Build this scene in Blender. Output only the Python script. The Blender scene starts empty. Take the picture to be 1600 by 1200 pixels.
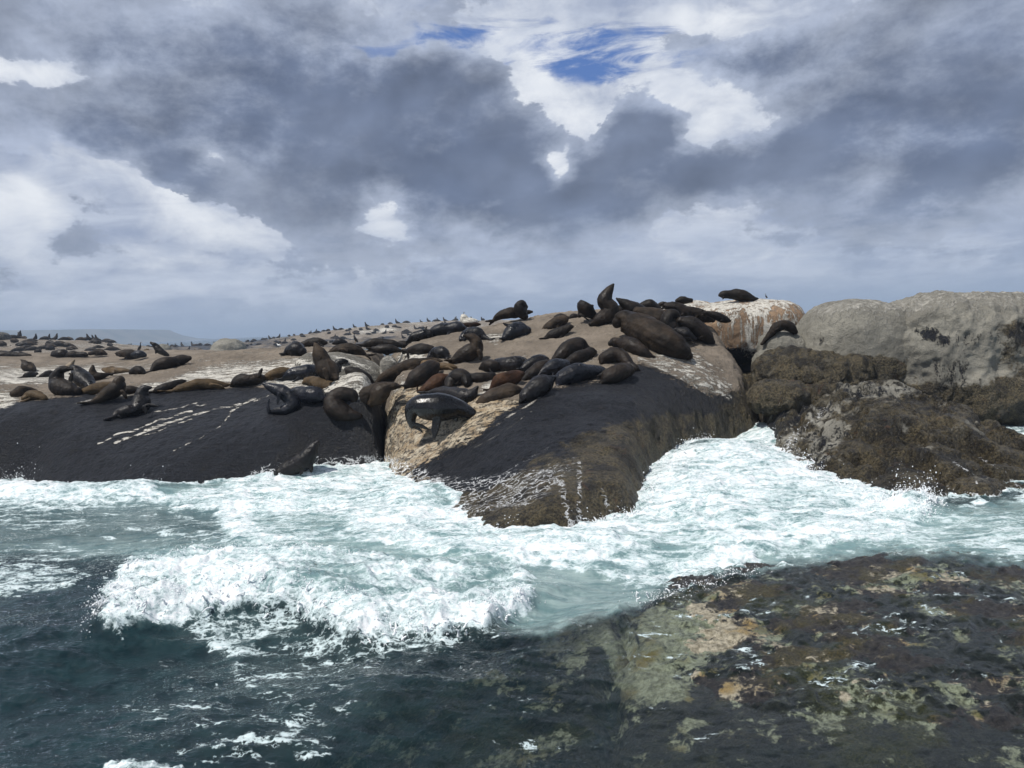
import bpy, math, random
import numpy as np
from mathutils import Vector, noise as mnoise

random.seed(7)
RNG = np.random.default_rng(11)
S = bpy.context.scene

# ------------------------------------------------------------------ camera
F = 1160.0                       # focal length in photo pixels (1600 wide)
EYE = 3.3                        # eye height on the boat deck, metres above the water
ROLL = math.radians(2.53)
PITCH = math.atan(92.3 / F)
cam_d = bpy.data.cameras.new('camera')
cam = bpy.data.objects.new('camera', cam_d)
S.collection.objects.link(cam)
S.camera = cam
cam_d.sensor_width = 36.0
cam_d.lens = 36.0 * F / 1600.0
cam_d.clip_start = 0.1
cam_d.clip_end = 20000
_f = np.array([0, math.cos(PITCH), -math.sin(PITCH)])
_r0 = np.array([1.0, 0, 0])
_u0 = np.array([0, math.sin(PITCH), math.cos(PITCH)])
# horizon climbs to the right in the picture: the camera is rolled clockwise
_r = _r0 * math.cos(ROLL) - _u0 * math.sin(ROLL)
_u = _r0 * math.sin(ROLL) + _u0 * math.cos(ROLL)
from mathutils import Matrix
cam.matrix_world = Matrix(((_r[0], _u[0], -_f[0], 0), (_r[1], _u[1], -_f[1], 0), (_r[2], _u[2], -_f[2], EYE), (0, 0, 0, 1)))
C0 = np.array([0, 0, EYE])


def ray(u, v):
    return _f + _r * ((u - 800.0) / F) + _u * (-(v - 600.0) / F)


def P(u, v, Y):
    d = ray(u, v)
    return C0 + d * (Y / d[1])


def PZ(u, v, z):
    d = ray(u, v)
    return C0 + d * ((z - EYE) / d[2])


def project(p):
    q = p - C0
    w = q @ _f
    w = np.where(np.abs(w) < 1e-6, 1e-6, w)
    return 800 + F * (q @ _r) / w, 600 - F * (q @ _u) / w


def azel(u, v):
    d = ray(u, v)
    d = d / np.linalg.norm(d)
    return math.atan2(d[0], d[1]), math.asin(d[2])


# ------------------------------------------------------------------ node helper
class NT:
    def __init__(self, tree):
        self.t = tree
        self.n = tree.nodes
        self.l = tree.links

    def node(self, typ, ins=None, **kw):
        nd = self.n.new(typ)
        for k, v in kw.items():
            setattr(nd, k, v)
        if ins:
            for k, v in ins.items():
                self.set(nd, k, v)
        return nd

    def set(self, nd, k, v):
        s = nd.inputs[k]
        if isinstance(v, bpy.types.NodeSocket):
            self.l.new(v, s)
        else:
            s.default_value = v

    def m(self, op, a, b=None, c=None, clamp=False):
        nd = self.node('ShaderNodeMath', operation=op, use_clamp=clamp)
        self.set(nd, 0, a)
        if b is not None:
            self.set(nd, 1, b)
        if c is not None:
            self.set(nd, 2, c)
        return nd.outputs[0]

    def vm(self, op, a, b=None, s=None):
        nd = self.node('ShaderNodeVectorMath', operation=op)
        self.set(nd, 0, a)
        if b is not None:
            self.set(nd, 1, b)
        if s is not None:
            self.set(nd, 'Scale', s)
        return nd.outputs['Value'] if op in ('LENGTH', 'DOT_PRODUCT', 'DISTANCE') else nd.outputs[0]

    def ss(self, x, a, b, lo=0.0, hi=1.0):
        nd = self.node('ShaderNodeMapRange', interpolation_type='SMOOTHSTEP')
        self.set(nd, 'Value', x)
        self.set(nd, 'From Min', a)
        self.set(nd, 'From Max', b)
        self.set(nd, 'To Min', lo)
        self.set(nd, 'To Max', hi)
        return nd.outputs[0]

    def mix(self, f, a, b):
        nd = self.node('ShaderNodeMix', data_type='RGBA')
        self.set(nd, 0, f)
        for i, x in ((6, a), (7, b)):
            if isinstance(x, (tuple, list)):
                x = tuple(x) + (1.0,) if len(x) == 3 else x
            self.set(nd, i, x)
        return nd.outputs[2]

    def noise(self, vec, scale, detail=4, rough=0.55, dist=0.0, out=0, typ='FBM'):
        nd = self.node('ShaderNodeTexNoise', {'Vector': vec, 'Scale': scale, 'Detail': detail, 'Roughness': rough, 'Distortion': dist}, noise_type=typ)
        return nd.outputs[out]

    def mapping(self, vec, loc=(0, 0, 0), rot=(0, 0, 0), sc=(1, 1, 1), typ='POINT'):
        nd = self.node('ShaderNodeMapping', {'Vector': vec, 'Location': loc, 'Rotation': rot, 'Scale': sc}, vector_type=typ)
        return nd.outputs[0]

    def attr(self, name):
        return self.node('ShaderNodeAttribute', attribute_name=name).outputs['Fac']

    def bump(self, h, strength, dist, normal=None):
        ins = {'Height': h, 'Strength': strength, 'Distance': dist}
        if normal is not None:
            ins['Normal'] = normal
        return self.node('ShaderNodeBump', ins).outputs[0]


def lin(r, g, b):
    def f(c):
        c /= 255.0
        return c / 12.92 if c <= 0.04045 else ((c + 0.055) / 1.055) ** 2.4
    return (f(r), f(g), f(b))


# ------------------------------------------------------------------ sky
SUN_DIR = np.array([-0.40, -0.24, 0.88])
SUN_DIR /= np.linalg.norm(SUN_DIR)
W = bpy.data.worlds.new('World')
S.world = W
W.use_nodes = True
W.cycles.sampling_method = 'MANUAL'
W.cycles.sample_map_resolution = 512
w = NT(W.node_tree)
w.n.clear()
geo = w.node('ShaderNodeTexCoord')
D = geo.outputs['Generated']
sky = w.node('ShaderNodeTexSky', sky_type='NISHITA')
sky.sun_disc = False
sky.sun_elevation = math.asin(SUN_DIR[2])
sky.sun_rotation = math.atan2(SUN_DIR[0], SUN_DIR[1])
sep = w.node('ShaderNodeSeparateXYZ', {0: D})
az = w.m('ARCTAN2', sep.outputs[0], sep.outputs[1])
el = w.m('ARCSINE', w.m('MAXIMUM', w.m('MINIMUM', sep.outputs[2], 0.9999), -0.9999))
comb = w.node('ShaderNodeCombineXYZ', {0: az, 1: el, 2: 0.0}).outputs[0]
# cloud texture coordinates: flattened towards the horizon the way a cloud deck is
cz = w.m('ADD', w.m('MAXIMUM', sep.outputs[2], 0.0), 0.16)
deck = w.node('ShaderNodeCombineXYZ', {0: w.m('DIVIDE', sep.outputs[0], cz), 1: w.m('DIVIDE', sep.outputs[1], cz), 2: 0.0}).outputs[0]
flat = w.mapping(comb, sc=(1.0, 1.55, 1.0))
nA = w.noise(flat, 5.0, 9, 0.58, 0.3, out=1)
warp = w.vm('SCALE', w.vm('SUBTRACT', nA, (0.5, 0.5, 0.5)), s=0.10)
nB = w.noise(flat, 17.0, 6, 0.6, 0.0, out=1)
warp2 = w.vm('SCALE', w.vm('SUBTRACT', nB, (0.5, 0.5, 0.5)), s=0.045)
Pw = w.vm('ADD', w.vm('ADD', comb, warp), warp2)


def blob(u, v, ru, rv, rot=0.0, soft=1.0, wgt=1.0, vec=None):
    a, e = azel(u, v)
    q = w.mapping(vec or Pw, loc=(a, e, 0), rot=(0, 0, math.radians(rot)), sc=(ru / F, rv / F, 1.0), typ='TEXTURE')
    L = w.vm('LENGTH', w.vm('MULTIPLY', q, (1, 1, 0)))
    soft = max(soft, 0.75)
    return w.ss(L, 1.0 + 0.6 * soft, max(0.0, 1.0 - 0.9 * soft), 0.0, wgt)


def total(lst):
    t = lst[0]
    for x in lst[1:]:
        t = w.m('ADD', t, x)
    return t


# dark cloud masses
dark = total([
    blob(300, 80, 430, 90, -3, 1, .8), blob(110, 195, 240, 40, 4, 1, .65), blob(480, 190, 250, 100, -12, 1, .9),
    blob(690, 210, 190, 110, -10, .9, .8), blob(820, 250, 110, 110, -25, .7, .8), blob(700, 310, 200, 80, 8, .8, 1.0),
    blob(470, 290, 110, 75, -30, .7, .9), blob(230, 245, 120, 34, -24, .6, .7), blob(305, 280, 42, 45, -50, .5, .8),
    blob(985, 285, 120, 70, 12, .6, .9), blob(1000, 178, 62, 48, 0, .8, 1.9), blob(975, 225, 60, 40, 0, .8, 0.8), blob(900, 335, 140, 60, 20, .6, .9), blob(1090, 270, 60, 45, 0, .5, .8),
    blob(1400, 100, 360, 130, 6, .9, 1.0), blob(1500, 220, 280, 95, 8, 1, .9), blob(1210, 250, 130, 42, 14, .8, .9),
    blob(1400, 330, 130, 32, 24, .7, .8), blob(1510, 275, 70, 42, 10, .5, .7), blob(1150, 90, 110, 50, -20, .9, .6),
    blob(400, 405, 260, 22, 3, 1, .25), blob(100, 372, 170, 15, 0, 1, .35), blob(600, 30, 200, 30, 0, 1, .3), blob(700, 130, 110, 40, 0, 1, .5)])
# gaps where the bright upper layer shows
gap = total([
    blob(60, 98, 90, 16, 4, .9, 1.0), blob(5, 325, 58, 50, 0, .8, 1.7), blob(335, 258, 34, 24, -50, .9, 0.9),
    blob(330, 345, 85, 26, -10, .9, 1.1), blob(395, 372, 60, 16, -4, .9, .5), blob(225, 290, 85, 18, -25, .9, .5),
    blob(598, 325, 40, 42, -40, .9, 1.2), blob(600, 370, 45, 14, 0, .8, .9), blob(872, 258, 24, 36, 0, .9, 1.5),
    blob(840, 135, 50, 40, -25, .9, 1.0), blob(930, 150, 120, 46, 0, .8, 1.0), blob(1110, 165, 105, 62, -8, .8, 1.3),
    blob(1090, 205, 50, 24, 30, .8, .8), blob(900, 195, 40, 24, -30, .8, .8), blob(775, 60, 32, 42, -30, .9, .8),
    blob(1120, 28, 70, 24, -20, .9, .7), blob(900, 60, 220, 50, 0, 1, .9), blob(1080, 402, 130, 8, 1, .8, .6), blob(1200, 405, 110, 6, 1, .8, .5),
    blob(770, 318, 30, 10, 0, .8, .6), blob(280, 412, 160, 10, 0, 1, .45)])
n1 = w.m('ADD', w.m('MULTIPLY', w.noise(flat, 6.0, 13, 0.62, 0.1), 0.56), w.m('MULTIPLY', w.noise(flat, 20.0, 10, 0.68, 0.15), 0.44))
dsum = w.m('ADD', w.m('SUBTRACT', dark, gap), w.m('MULTIPLY', w.m('SUBTRACT', n1, 0.5), 4.6))
Dm = w.ss(dsum, 0.06, 0.42)
Dthick = w.ss(dsum, 0.15, 1.9)
# billow relief: density compared with the density a little way towards the light
nR = w.noise(flat, 4.5, 5, 0.5, 0.2)
off = w.mapping(flat, loc=(0.012, -0.035, 0.0))
n1b = w.noise(off, 4.5, 5, 0.5, 0.2)
rel = w.m('SUBTRACT', nR, n1b)
nL = w.noise(flat, 3.0, 4, 0.5)
# upper bright layer
nW = w.noise(flat, 11.0, 9, 0.62, 0.4)
nW2 = w.noise(flat, 4.0, 4, 0.5, 0.2)
brt = w.ss(w.m('ADD', w.m('MULTIPLY', gap, 0.55), w.m('ADD', w.m('MULTIPLY', w.m('SUBTRACT', nW, 0.5), 2.2), w.m('MULTIPLY', w.m('SUBTRACT', nW2, 0.5), 2.0))), -0.2, 1.15)
strk = w.noise(w.mapping(comb, rot=(0, 0, 0.15), sc=(1.0, 4.0, 1.0)), 7.0, 9, 0.62, 0.8)
hi = w.mix(w.ss(strk, 0.3, 0.7), lin(156, 168, 193), lin(198, 207, 224))
hi = w.mix(brt, hi, lin(238, 242, 248))
# blue window
blue = total([blob(885, 72, 200, 38, -3, 1, 1.25), blob(610, 68, 70, 14, 0, .9, .9), blob(730, 45, 60, 20, 6, .9, .7), blob(960, 108, 40, 14, -8, .8, .6)])
Bm = w.ss(w.m('SUBTRACT', blue, w.m('MULTIPLY', w.ss(strk, 0.36, 0.68), 1.15)), -0.15, 0.95)
nish = w.vm('SCALE', sky.outputs[0], s=0.12)
skyc = w.mix(0.8, nish, lin(78, 116, 186))
hi = w.mix(Bm, hi, skyc)
dk = w.mix(Dthick, lin(176, 186, 206), lin(98, 111, 137))
dk = w.mix(w.ss(nL, 0.35, 0.7, 0.0, 0.6), dk, lin(134, 145, 167))
dk = w.vm('SCALE', dk, s=w.m('ADD', 1.0, w.m('MULTIPLY', rel, 2.0)))
Dm = w.m('MULTIPLY', Dm, w.m('SUBTRACT', 1.0, w.m('MULTIPLY', Bm, 0.6)))
col = w.mix(Dm, hi, dk)
# towards the horizon everything sinks into blue-grey air
hz = w.ss(el, 0.0, 0.17, 1.0, 0.0)
fl2 = w.mapping(comb, sc=(1.0, 4.2, 1.0))
hn = w.noise(fl2, 6.5, 10, 0.64, 0.2)
hn2 = w.noise(fl2, 3.0, 3, 0.5)
hzc = w.mix(w.ss(hn2, 0.35, 0.65), lin(146, 161, 188), lin(174, 187, 208))
hzc = w.mix(w.ss(hn, 0.43, 0.60, 0.0, 0.95), hzc, lin(206, 215, 231))
hzc = w.mix(w.ss(el, 0.0, 0.06, 0.85, 0.0), hzc, lin(140, 156, 182))
col = w.mix(w.m('MULTIPLY', hz, 0.74), col, hzc)
# below the horizon / behind
# overhead, out of view, the sky is darkened to cut ambient light and sheen
col = w.mix(w.ss(el, 0.62, 0.95, 0.0, 0.85), col, lin(92, 104, 126))
col = w.mix(w.ss(el, -0.06, -0.02, 1.0, 0.0), col, lin(60, 70, 82))
bgn = w.node('ShaderNodeBackground', {'Color': w.vm('SCALE', col, s=10.0), 'Strength': 0.1})
wo = w.node('ShaderNodeOutputWorld', {'Surface': bgn.outputs[0]})

sun_d = bpy.data.lights.new('sun', 'SUN')
sun_d.energy = 4.2
sun_d.angle = math.radians(0.6)
sun_d.color = (1.0, 0.95, 0.88)
sun = bpy.data.objects.new('sun', sun_d)
S.collection.objects.link(sun)
sun.rotation_euler = Vector(SUN_DIR).to_track_quat('Z', 'Y').to_euler()
sun.location = (-20, 20, 40)

S.view_settings.view_transform = 'Standard'
S.view_settings.look = 'None'
S.view_settings.exposure = 0.0
S.view_settings.gamma = 1.0
S.render.engine = 'CYCLES'
S.cycles.use_denoising = True
S.cycles.use_adaptive_sampling = True
S.cycles.adaptive_threshold = 0.02
S.cycles.max_bounces = 6
S.cycles.diffuse_bounces = 2
S.cycles.glossy_bounces = 2
S.cycles.transparent_max_bounces = 12
S.cycles.volume_bounces = 0
S.cycles.sample_clamp_direct = 3.0
S.cycles.sample_clamp_indirect = 3.0
S.cycles.caustics_reflective = False
S.cycles.caustics_refractive = False

# ------------------------------------------------------------------ numpy noise
_perm = np.random.default_rng(5).permutation(4096).astype(np.int64)
_g = np.random.default_rng(6).normal(size=(4096, 3))
_g /= np.linalg.norm(_g, axis=1)[:, None]


def perlin(x, y, z=0.0):
    x = np.asarray(x, float); y = np.asarray(y, float); z = np.asarray(z, float) + np.zeros_like(x)
    xi = np.floor(x).astype(np.int64); yi = np.floor(y).astype(np.int64); zi = np.floor(z).astype(np.int64)
    xf = x - xi; yf = y - yi; zf = z - zi
    u = xf * xf * xf * (xf * (xf * 6 - 15) + 10); v = yf * yf * yf * (yf * (yf * 6 - 15) + 10); t = zf * zf * zf * (zf * (zf * 6 - 15) + 10)

    def gd(a, b, c):
        h = _perm[(_perm[(_perm[(xi + a) & 4095] + yi + b) & 4095] + zi + c) & 4095]
        g = _g[h]
        return g[..., 0] * (xf - a) + g[..., 1] * (yf - b) + g[..., 2] * (zf - c)
    x00 = gd(0, 0, 0) * (1 - u) + gd(1, 0, 0) * u
    x10 = gd(0, 1, 0) * (1 - u) + gd(1, 1, 0) * u
    a = x00 * (1 - v) + x10 * v
    if np.all(zf == 0):
        return a * 1.6
    x01 = gd(0, 0, 1) * (1 - u) + gd(1, 0, 1) * u
    x11 = gd(0, 1, 1) * (1 - u) + gd(1, 1, 1) * u
    return (a * (1 - t) + (x01 * (1 - v) + x11 * v) * t) * 1.6


def fbm(x, y, z=0.0, o=4, g=0.5, ridge=False):
    s = 0; a = 1.0; tot = 0
    for i in range(o):
        n = perlin(np.asarray(x) * 2 ** i + 17.3 * i, np.asarray(y) * 2 ** i - 9.1 * i, np.asarray(z) * 2 ** i + 3.7 * i)
        if ridge:
            n = 1 - 2 * np.abs(n)
        s = s + a * n; tot += a; a *= g
    return s / tot


def sstep(x, a, b):
    t = np.clip((x - a) / (b - a), 0, 1)
    return t * t * (3 - 2 * t)


def sdist(x, y, poly):
    """signed distance to a polygon, positive inside"""
    poly = np.asarray(poly, float)
    n = len(poly)
    dmin = np.full(np.shape(x), 1e9)
    inside = np.zeros(np.shape(x), bool)
    for i in range(n):
        ax, ay = poly[i]; bx, by = poly[(i + 1) % n]
        ex, ey = bx - ax, by - ay
        L = ex * ex + ey * ey + 1e-12
        t = np.clip(((x - ax) * ex + (y - ay) * ey) / L, 0, 1)
        d = (x - ax - t * ex) ** 2 + (y - ay - t * ey) ** 2
        dmin = np.minimum(dmin, d)
        c = ((ay > y) != (by > y)) & (x < (bx - ax) * (y - ay) / (by - ay + 1e-12) + ax)
        inside ^= c
    return np.where(inside, 1, -1) * np.sqrt(dmin)


def dline(x, y, pts):
    d = np.full(np.shape(x), 1e9)
    for (ax, ay), (bx, by) in zip(pts[:-1], pts[1:]):
        ex, ey = bx - ax, by - ay
        t = np.clip(((x - ax) * ex + (y - ay) * ey) / (ex * ex + ey * ey + 1e-12), 0, 1)
        d = np.minimum(d, np.hypot(x - ax - t * ex, y - ay - t * ey))
    return d


def tps(ctrl, x, y, lam=0.002):
    c = np.asarray(ctrl, float)
    n = len(c)

    def k(r2):
        return 0.5 * r2 * np.log(r2 + 1e-9)
    r2 = (c[:, None, 0] - c[None, :, 0]) ** 2 + (c[:, None, 1] - c[None, :, 1]) ** 2
    A = np.zeros((n + 3, n + 3))
    A[:n, :n] = k(r2) + lam * np.eye(n)
    A[:n, n] = 1; A[:n, n + 1] = c[:, 0]; A[:n, n + 2] = c[:, 1]
    A[n:, :n] = A[:n, n:].T
    b = np.zeros(n + 3); b[:n] = c[:, 2]
    w_ = np.linalg.solve(A, b)
    out = w_[n] + w_[n + 1] * x + w_[n + 2] * y
    for i in range(n):
        out = out + w_[i] * k((x - c[i, 0]) ** 2 + (y - c[i, 1]) ** 2)
    return out


# ------------------------------------------------------------------ mesh helpers
def mesh_from(name, verts, faces, mat=None, smooth=True, attrs=None, quads=True):
    """verts (n,3) array, faces (m,4) or (m,3) array or list"""
    me = bpy.data.meshes.new(name)
    v = np.asarray(verts, np.float32)
    if isinstance(faces, np.ndarray):
        f = faces.astype(np.int32); k = f.shape[1]
        me.vertices.add(len(v)); me.loops.add(f.size); me.polygons.add(len(f))
        me.vertices.foreach_set('co', v.ravel())
        me.loops.foreach_set('vertex_index', f.ravel())
        me.polygons.foreach_set('loop_start', np.arange(0, f.size, k, dtype=np.int32))
        me.polygons.foreach_set('loop_total', np.full(len(f), k, np.int32))
    else:
        me.from_pydata([tuple(map(float, q)) for q in v], [], faces)
    me.polygons.foreach_set('use_smooth', np.full(len(me.polygons), smooth))
    for k_, a in (attrs or {}).items():
        at = me.attributes.new(k_, 'FLOAT', 'POINT')
        at.data.foreach_set('value', np.asarray(a, np.float32).ravel())
    me.update(calc_edges=True)
    me.validate()
    if mat:
        me.materials.append(mat)
    return me


def link(name, me, parent=None):
    o = bpy.data.objects.new(name, me)
    S.collection.objects.link(o)
    if parent:
        o.parent = parent
    return o


def tag(o, label=None, cat=None, group=None, kind=None):
    if label: o['label'] = label
    if cat: o['category'] = cat
    if group: o['group'] = group
    if kind: o['kind'] = kind
    return o


def grid_faces(ny, nx):
    i = np.arange((ny - 1) * (nx - 1))
    r = i // (nx - 1); c = i % (nx - 1)
    a = r * nx + c
    return np.stack([a, a + 1, a + nx + 1, a + nx], 1)


def new_mat(name):
    m = bpy.data.materials.new(name)
    m.use_nodes = True
    t = NT(m.node_tree)
    t.n.clear()
    return m, t


# ------------------------------------------------------------------ rock material
def rock_material(name, top=(0.222, 0.188, 0.15), dark=(0.007, 0.008, 0.011), streak=(0.0, 0.0, -0.49), sscale=(0.4, 4.6, 4.6), streak2=None, oscale=1.0, gsoft=0.0):
    m, t = new_mat(name)
    tc = t.node('ShaderNodeTexCoord').outputs['Object']
    black = t.attr('black'); guano = t.attr('guano'); cream = t.attr('cream'); olive = t.attr('olive'); foam = t.attr('foam'); wet = t.attr('wet')
    big = t.noise(tc, 0.9, 6, 0.6)
    med = t.noise(tc, 4.0, 8, 0.65)
    fin = t.noise(tc, 22.0, 7, 0.7)
    spk = t.noise(tc, 70.0, 3, 0.6)
    st = t.mapping(tc, rot=streak, sc=sscale)
    stn = t.noise(st, 2.2, 9, 0.7, 0.4)
    if streak2 is not None:
        xs = t.node('ShaderNodeSeparateXYZ', {0: tc}).outputs[0]
        stn2 = t.noise(t.mapping(tc, rot=streak2, sc=sscale), 2.2, 9, 0.7, 0.4)
        mx = t.node('ShaderNodeMix', data_type='FLOAT')
        t.set(mx, 0, t.ss(xs, 0.6, 1.8)); t.set(mx, 2, stn); t.set(mx, 3, stn2)
        stn = mx.outputs[0]
    # polished granite
    c = t.mix(t.ss(big, 0.35, 0.65), tuple(x * 0.78 for x in top), tuple(x * 1.15 for x in top))
    c = t.mix(t.ss(med, 0.5, 0.75, 0, 0.5), c, tuple(x * 0.5 for x in top))
    c = t.mix(t.ss(spk, 0.52, 0.62, 0, 0.45), c, tuple(x * 0.42 for x in top))
    # guano streaks
    gm = t.ss(t.m('ADD', t.m('MULTIPLY', guano, 0.8), t.m('ADD', t.m('MULTIPLY', t.m('SUBTRACT', stn, 0.5), 2.8), t.m('MULTIPLY', t.m('SUBTRACT', fin, 0.5), 0.8 * (1 - gsoft)))), 0.42 - 0.15 * gsoft, 0.66 + 0.3 * gsoft)
    gm = t.m('MULTIPLY', gm, t.ss(guano, 0.02, 0.2))
    c = t.mix(gm, c, t.mix(t.ss(fin, 0.3, 0.7), tuple(x * (1 - 0.25 * gsoft) for x in (0.5, 0.47, 0.4)), tuple(x * (1 - 0.3 * gsoft) for x in (0.74, 0.72, 0.66))))
    # cream salt crust with dark flecks
    cr = t.mix(t.ss(med, 0.35, 0.65), (0.34, 0.25, 0.15), (0.58, 0.51, 0.39))
    cr = t.mix(t.ss(t.m('ADD', t.m('MULTIPLY', stn, 0.8), t.m('MULTIPLY', fin, 0.5)), 0.6, 0.72, 0.0, 0.95), cr, (0.045, 0.04, 0.035))
    cm = t.ss(t.m('ADD', cream, t.m('MULTIPLY', t.m('SUBTRACT', stn, 0.5), 1.3)), 0.38, 0.6)
    cm = t.m('MULTIPLY', cm, t.ss(cream, 0.02, 0.2))
    c = t.mix(cm, c, cr)
    # black algae film with mussels; on some boulders this layer is painted shade
    vor = t.node('ShaderNodeTexVoronoi', {'Vector': t.mapping(tc, rot=streak, sc=(1.0, 1.7, 1.0)), 'Scale': 17.0, 'Randomness': 1.0})
    vd = vor.outputs['Distance']
    bn = t.m('ADD', black, t.m('ADD', t.m('MULTIPLY', t.m('SUBTRACT', stn, 0.5), 1.5), t.m('MULTIPLY', t.m('SUBTRACT', fin, 0.5), 0.8)))
    bm = t.ss(bn, 0.42, 0.56)
    bm = t.m('MULTIPLY', bm, t.m('SUBTRACT', 1.0, t.m('MULTIPLY', gm, t.ss(guano, 0.5, 0.68))))
    crs = t.noise(st, 5.5, 8, 0.75, 0.3)
    bc = t.mix(t.ss(fin, 0.35, 0.68), dark, tuple(x * 3.0 for x in dark))
    bc = t.mix(t.ss(crs, 0.46, 0.66, 0.0, 0.85), bc, (0.034, 0.036, 0.044))
    bc = t.mix(t.ss(spk, 0.60, 0.68, 0.0, 0.55), bc, (0.16, 0.15, 0.13))
    bc = t.mix(t.ss(med, 0.55, 0.8, 0.0, 0.6), bc, (0.04, 0.032, 0.02))
    c = t.mix(bm, c, bc)
    # brown-olive weed
    om = t.ss(t.m('ADD', olive, t.m('MULTIPLY', t.m('SUBTRACT', t.noise(tc, 2.6, 8, 0.65), 0.5), 1.7)), 0.4, 0.66)
    om = t.m('MULTIPLY', om, t.ss(olive, 0.01, 0.25))
    oc = t.mix(t.ss(fin, 0.36, 0.64), tuple(x * oscale for x in (0.011, 0.0095, 0.007)), tuple(x * oscale for x in (0.098, 0.080, 0.046)))
    oc = t.mix(t.ss(t.noise(tc, 1.9, 8, 0.7), 0.45, 0.60, 0.0, 0.9), oc, (0.013, 0.012, 0.011))
    oc = t.mix(t.ss(t.noise(tc, 1.3, 6, 0.7, 0.6), 0.55, 0.7, 0.0, 0.6), oc, (0.15, 0.14, 0.11))
    oc = t.mix(t.ss(t.noise(tc, 3.3, 5, 0.6, 1.0), 0.6, 0.72, 0.0, 0.5), oc, (0.10, 0.042, 0.018))
    oc = t.mix(t.ss(spk, 0.58, 0.68, 0.0, 0.6), oc, (0.34, 0.30, 0.21))
    c = t.mix(om, c, oc)
    # foam left by the wash
    fv = t.node('ShaderNodeTexVoronoi', {'Vector': t.vm('ADD', t.mapping(tc, rot=streak, sc=(0.55, 2.2, 1.6)), t.vm('SCALE', t.noise(tc, 3.0, 4, 0.6, 0, out=1), s=0.9)), 'Scale': 3.0}, feature='DISTANCE_TO_EDGE')
    lace = t.ss(fv.outputs['Distance'], 0.11, 0.0)
    fm = t.ss(t.m('ADD', t.m('MULTIPLY', foam, t.m('ADD', 0.35, t.m('MULTIPLY', lace, 0.75))), t.m('MULTIPLY', t.m('SUBTRACT', t.noise(st, 5.0, 8, 0.7), 0.5), 1.2)), 0.42, 0.75)
    fm = t.m('MULTIPLY', fm, t.ss(foam, 0.03, 0.3))
    c = t.mix(fm, c, (0.8, 0.82, 0.83))
    wetf = t.m('MULTIPLY', t.m('MAXIMUM', t.m('MAXIMUM', bm, om), wet), t.m('SUBTRACT', 1.0, fm))
    rough = t.m('ADD', t.m('SUBTRACT', 0.85, t.m('MULTIPLY', wetf, 0.44)), t.m('MULTIPLY', t.m('SUBTRACT', fin, 0.5), 0.3))
    h = t.m('ADD', t.m('MULTIPLY', med, 0.5), t.m('MULTIPLY', fin, 0.35))
    hb = t.m('MULTIPLY', t.m('MAXIMUM', bm, om), t.m('MULTIPLY', t.m('SUBTRACT', 0.6, vd), 0.2))
    h = t.m('ADD', h, t.m('ADD', hb, t.m('MULTIPLY', t.m('MULTIPLY', spk, 0.22), t.m('MAXIMUM', bm, om))))
    h = t.m('ADD', h, t.m('MULTIPLY', t.m('MULTIPLY', stn, 0.5), t.m('MAXIMUM', cm, gm)))
    h = t.m('ADD', h, t.m('MULTIPLY', t.m('MULTIPLY', crs, 0.7), bm))
    bmp = t.bump(h, 1.0, 0.13)
    p = t.node('ShaderNodeBsdfPrincipled', {'Base Color': c, 'Roughness': rough, 'Normal': bmp, 'IOR': 1.4})
    t.set(p, 'Specular IOR Level', t.m('ADD', 0.15, t.m('MULTIPLY', wetf, 0.38)))
    t.node('ShaderNodeOutputMaterial', {'Surface': p.outputs[0]})
    return m


M_rock = rock_material('granite_slab')
M_rockM = rock_material('granite_outcrop', streak=(0, 0, -0.12), streak2=(0, 0, 0.74), oscale=1.7)
M_rockR = rock_material('granite_right', top=(0.25, 0.24, 0.205), streak=(0, 0, 0.0), sscale=(3.6, 3.6, 0.6), oscale=1.4, gsoft=1.0)
M_rockG = rock_material('pale_granite', top=(0.2, 0.19, 0.165), streak=(0, 0.25, 1.0), sscale=(0.7, 6.0, 6.0))

HFS = []   # height fields: (x0, y0, res, Z)


class HF:
    pass


def soft(u, v, poly, blur):
    return sstep(sdist(u, v, poly), -blur, blur)


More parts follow.
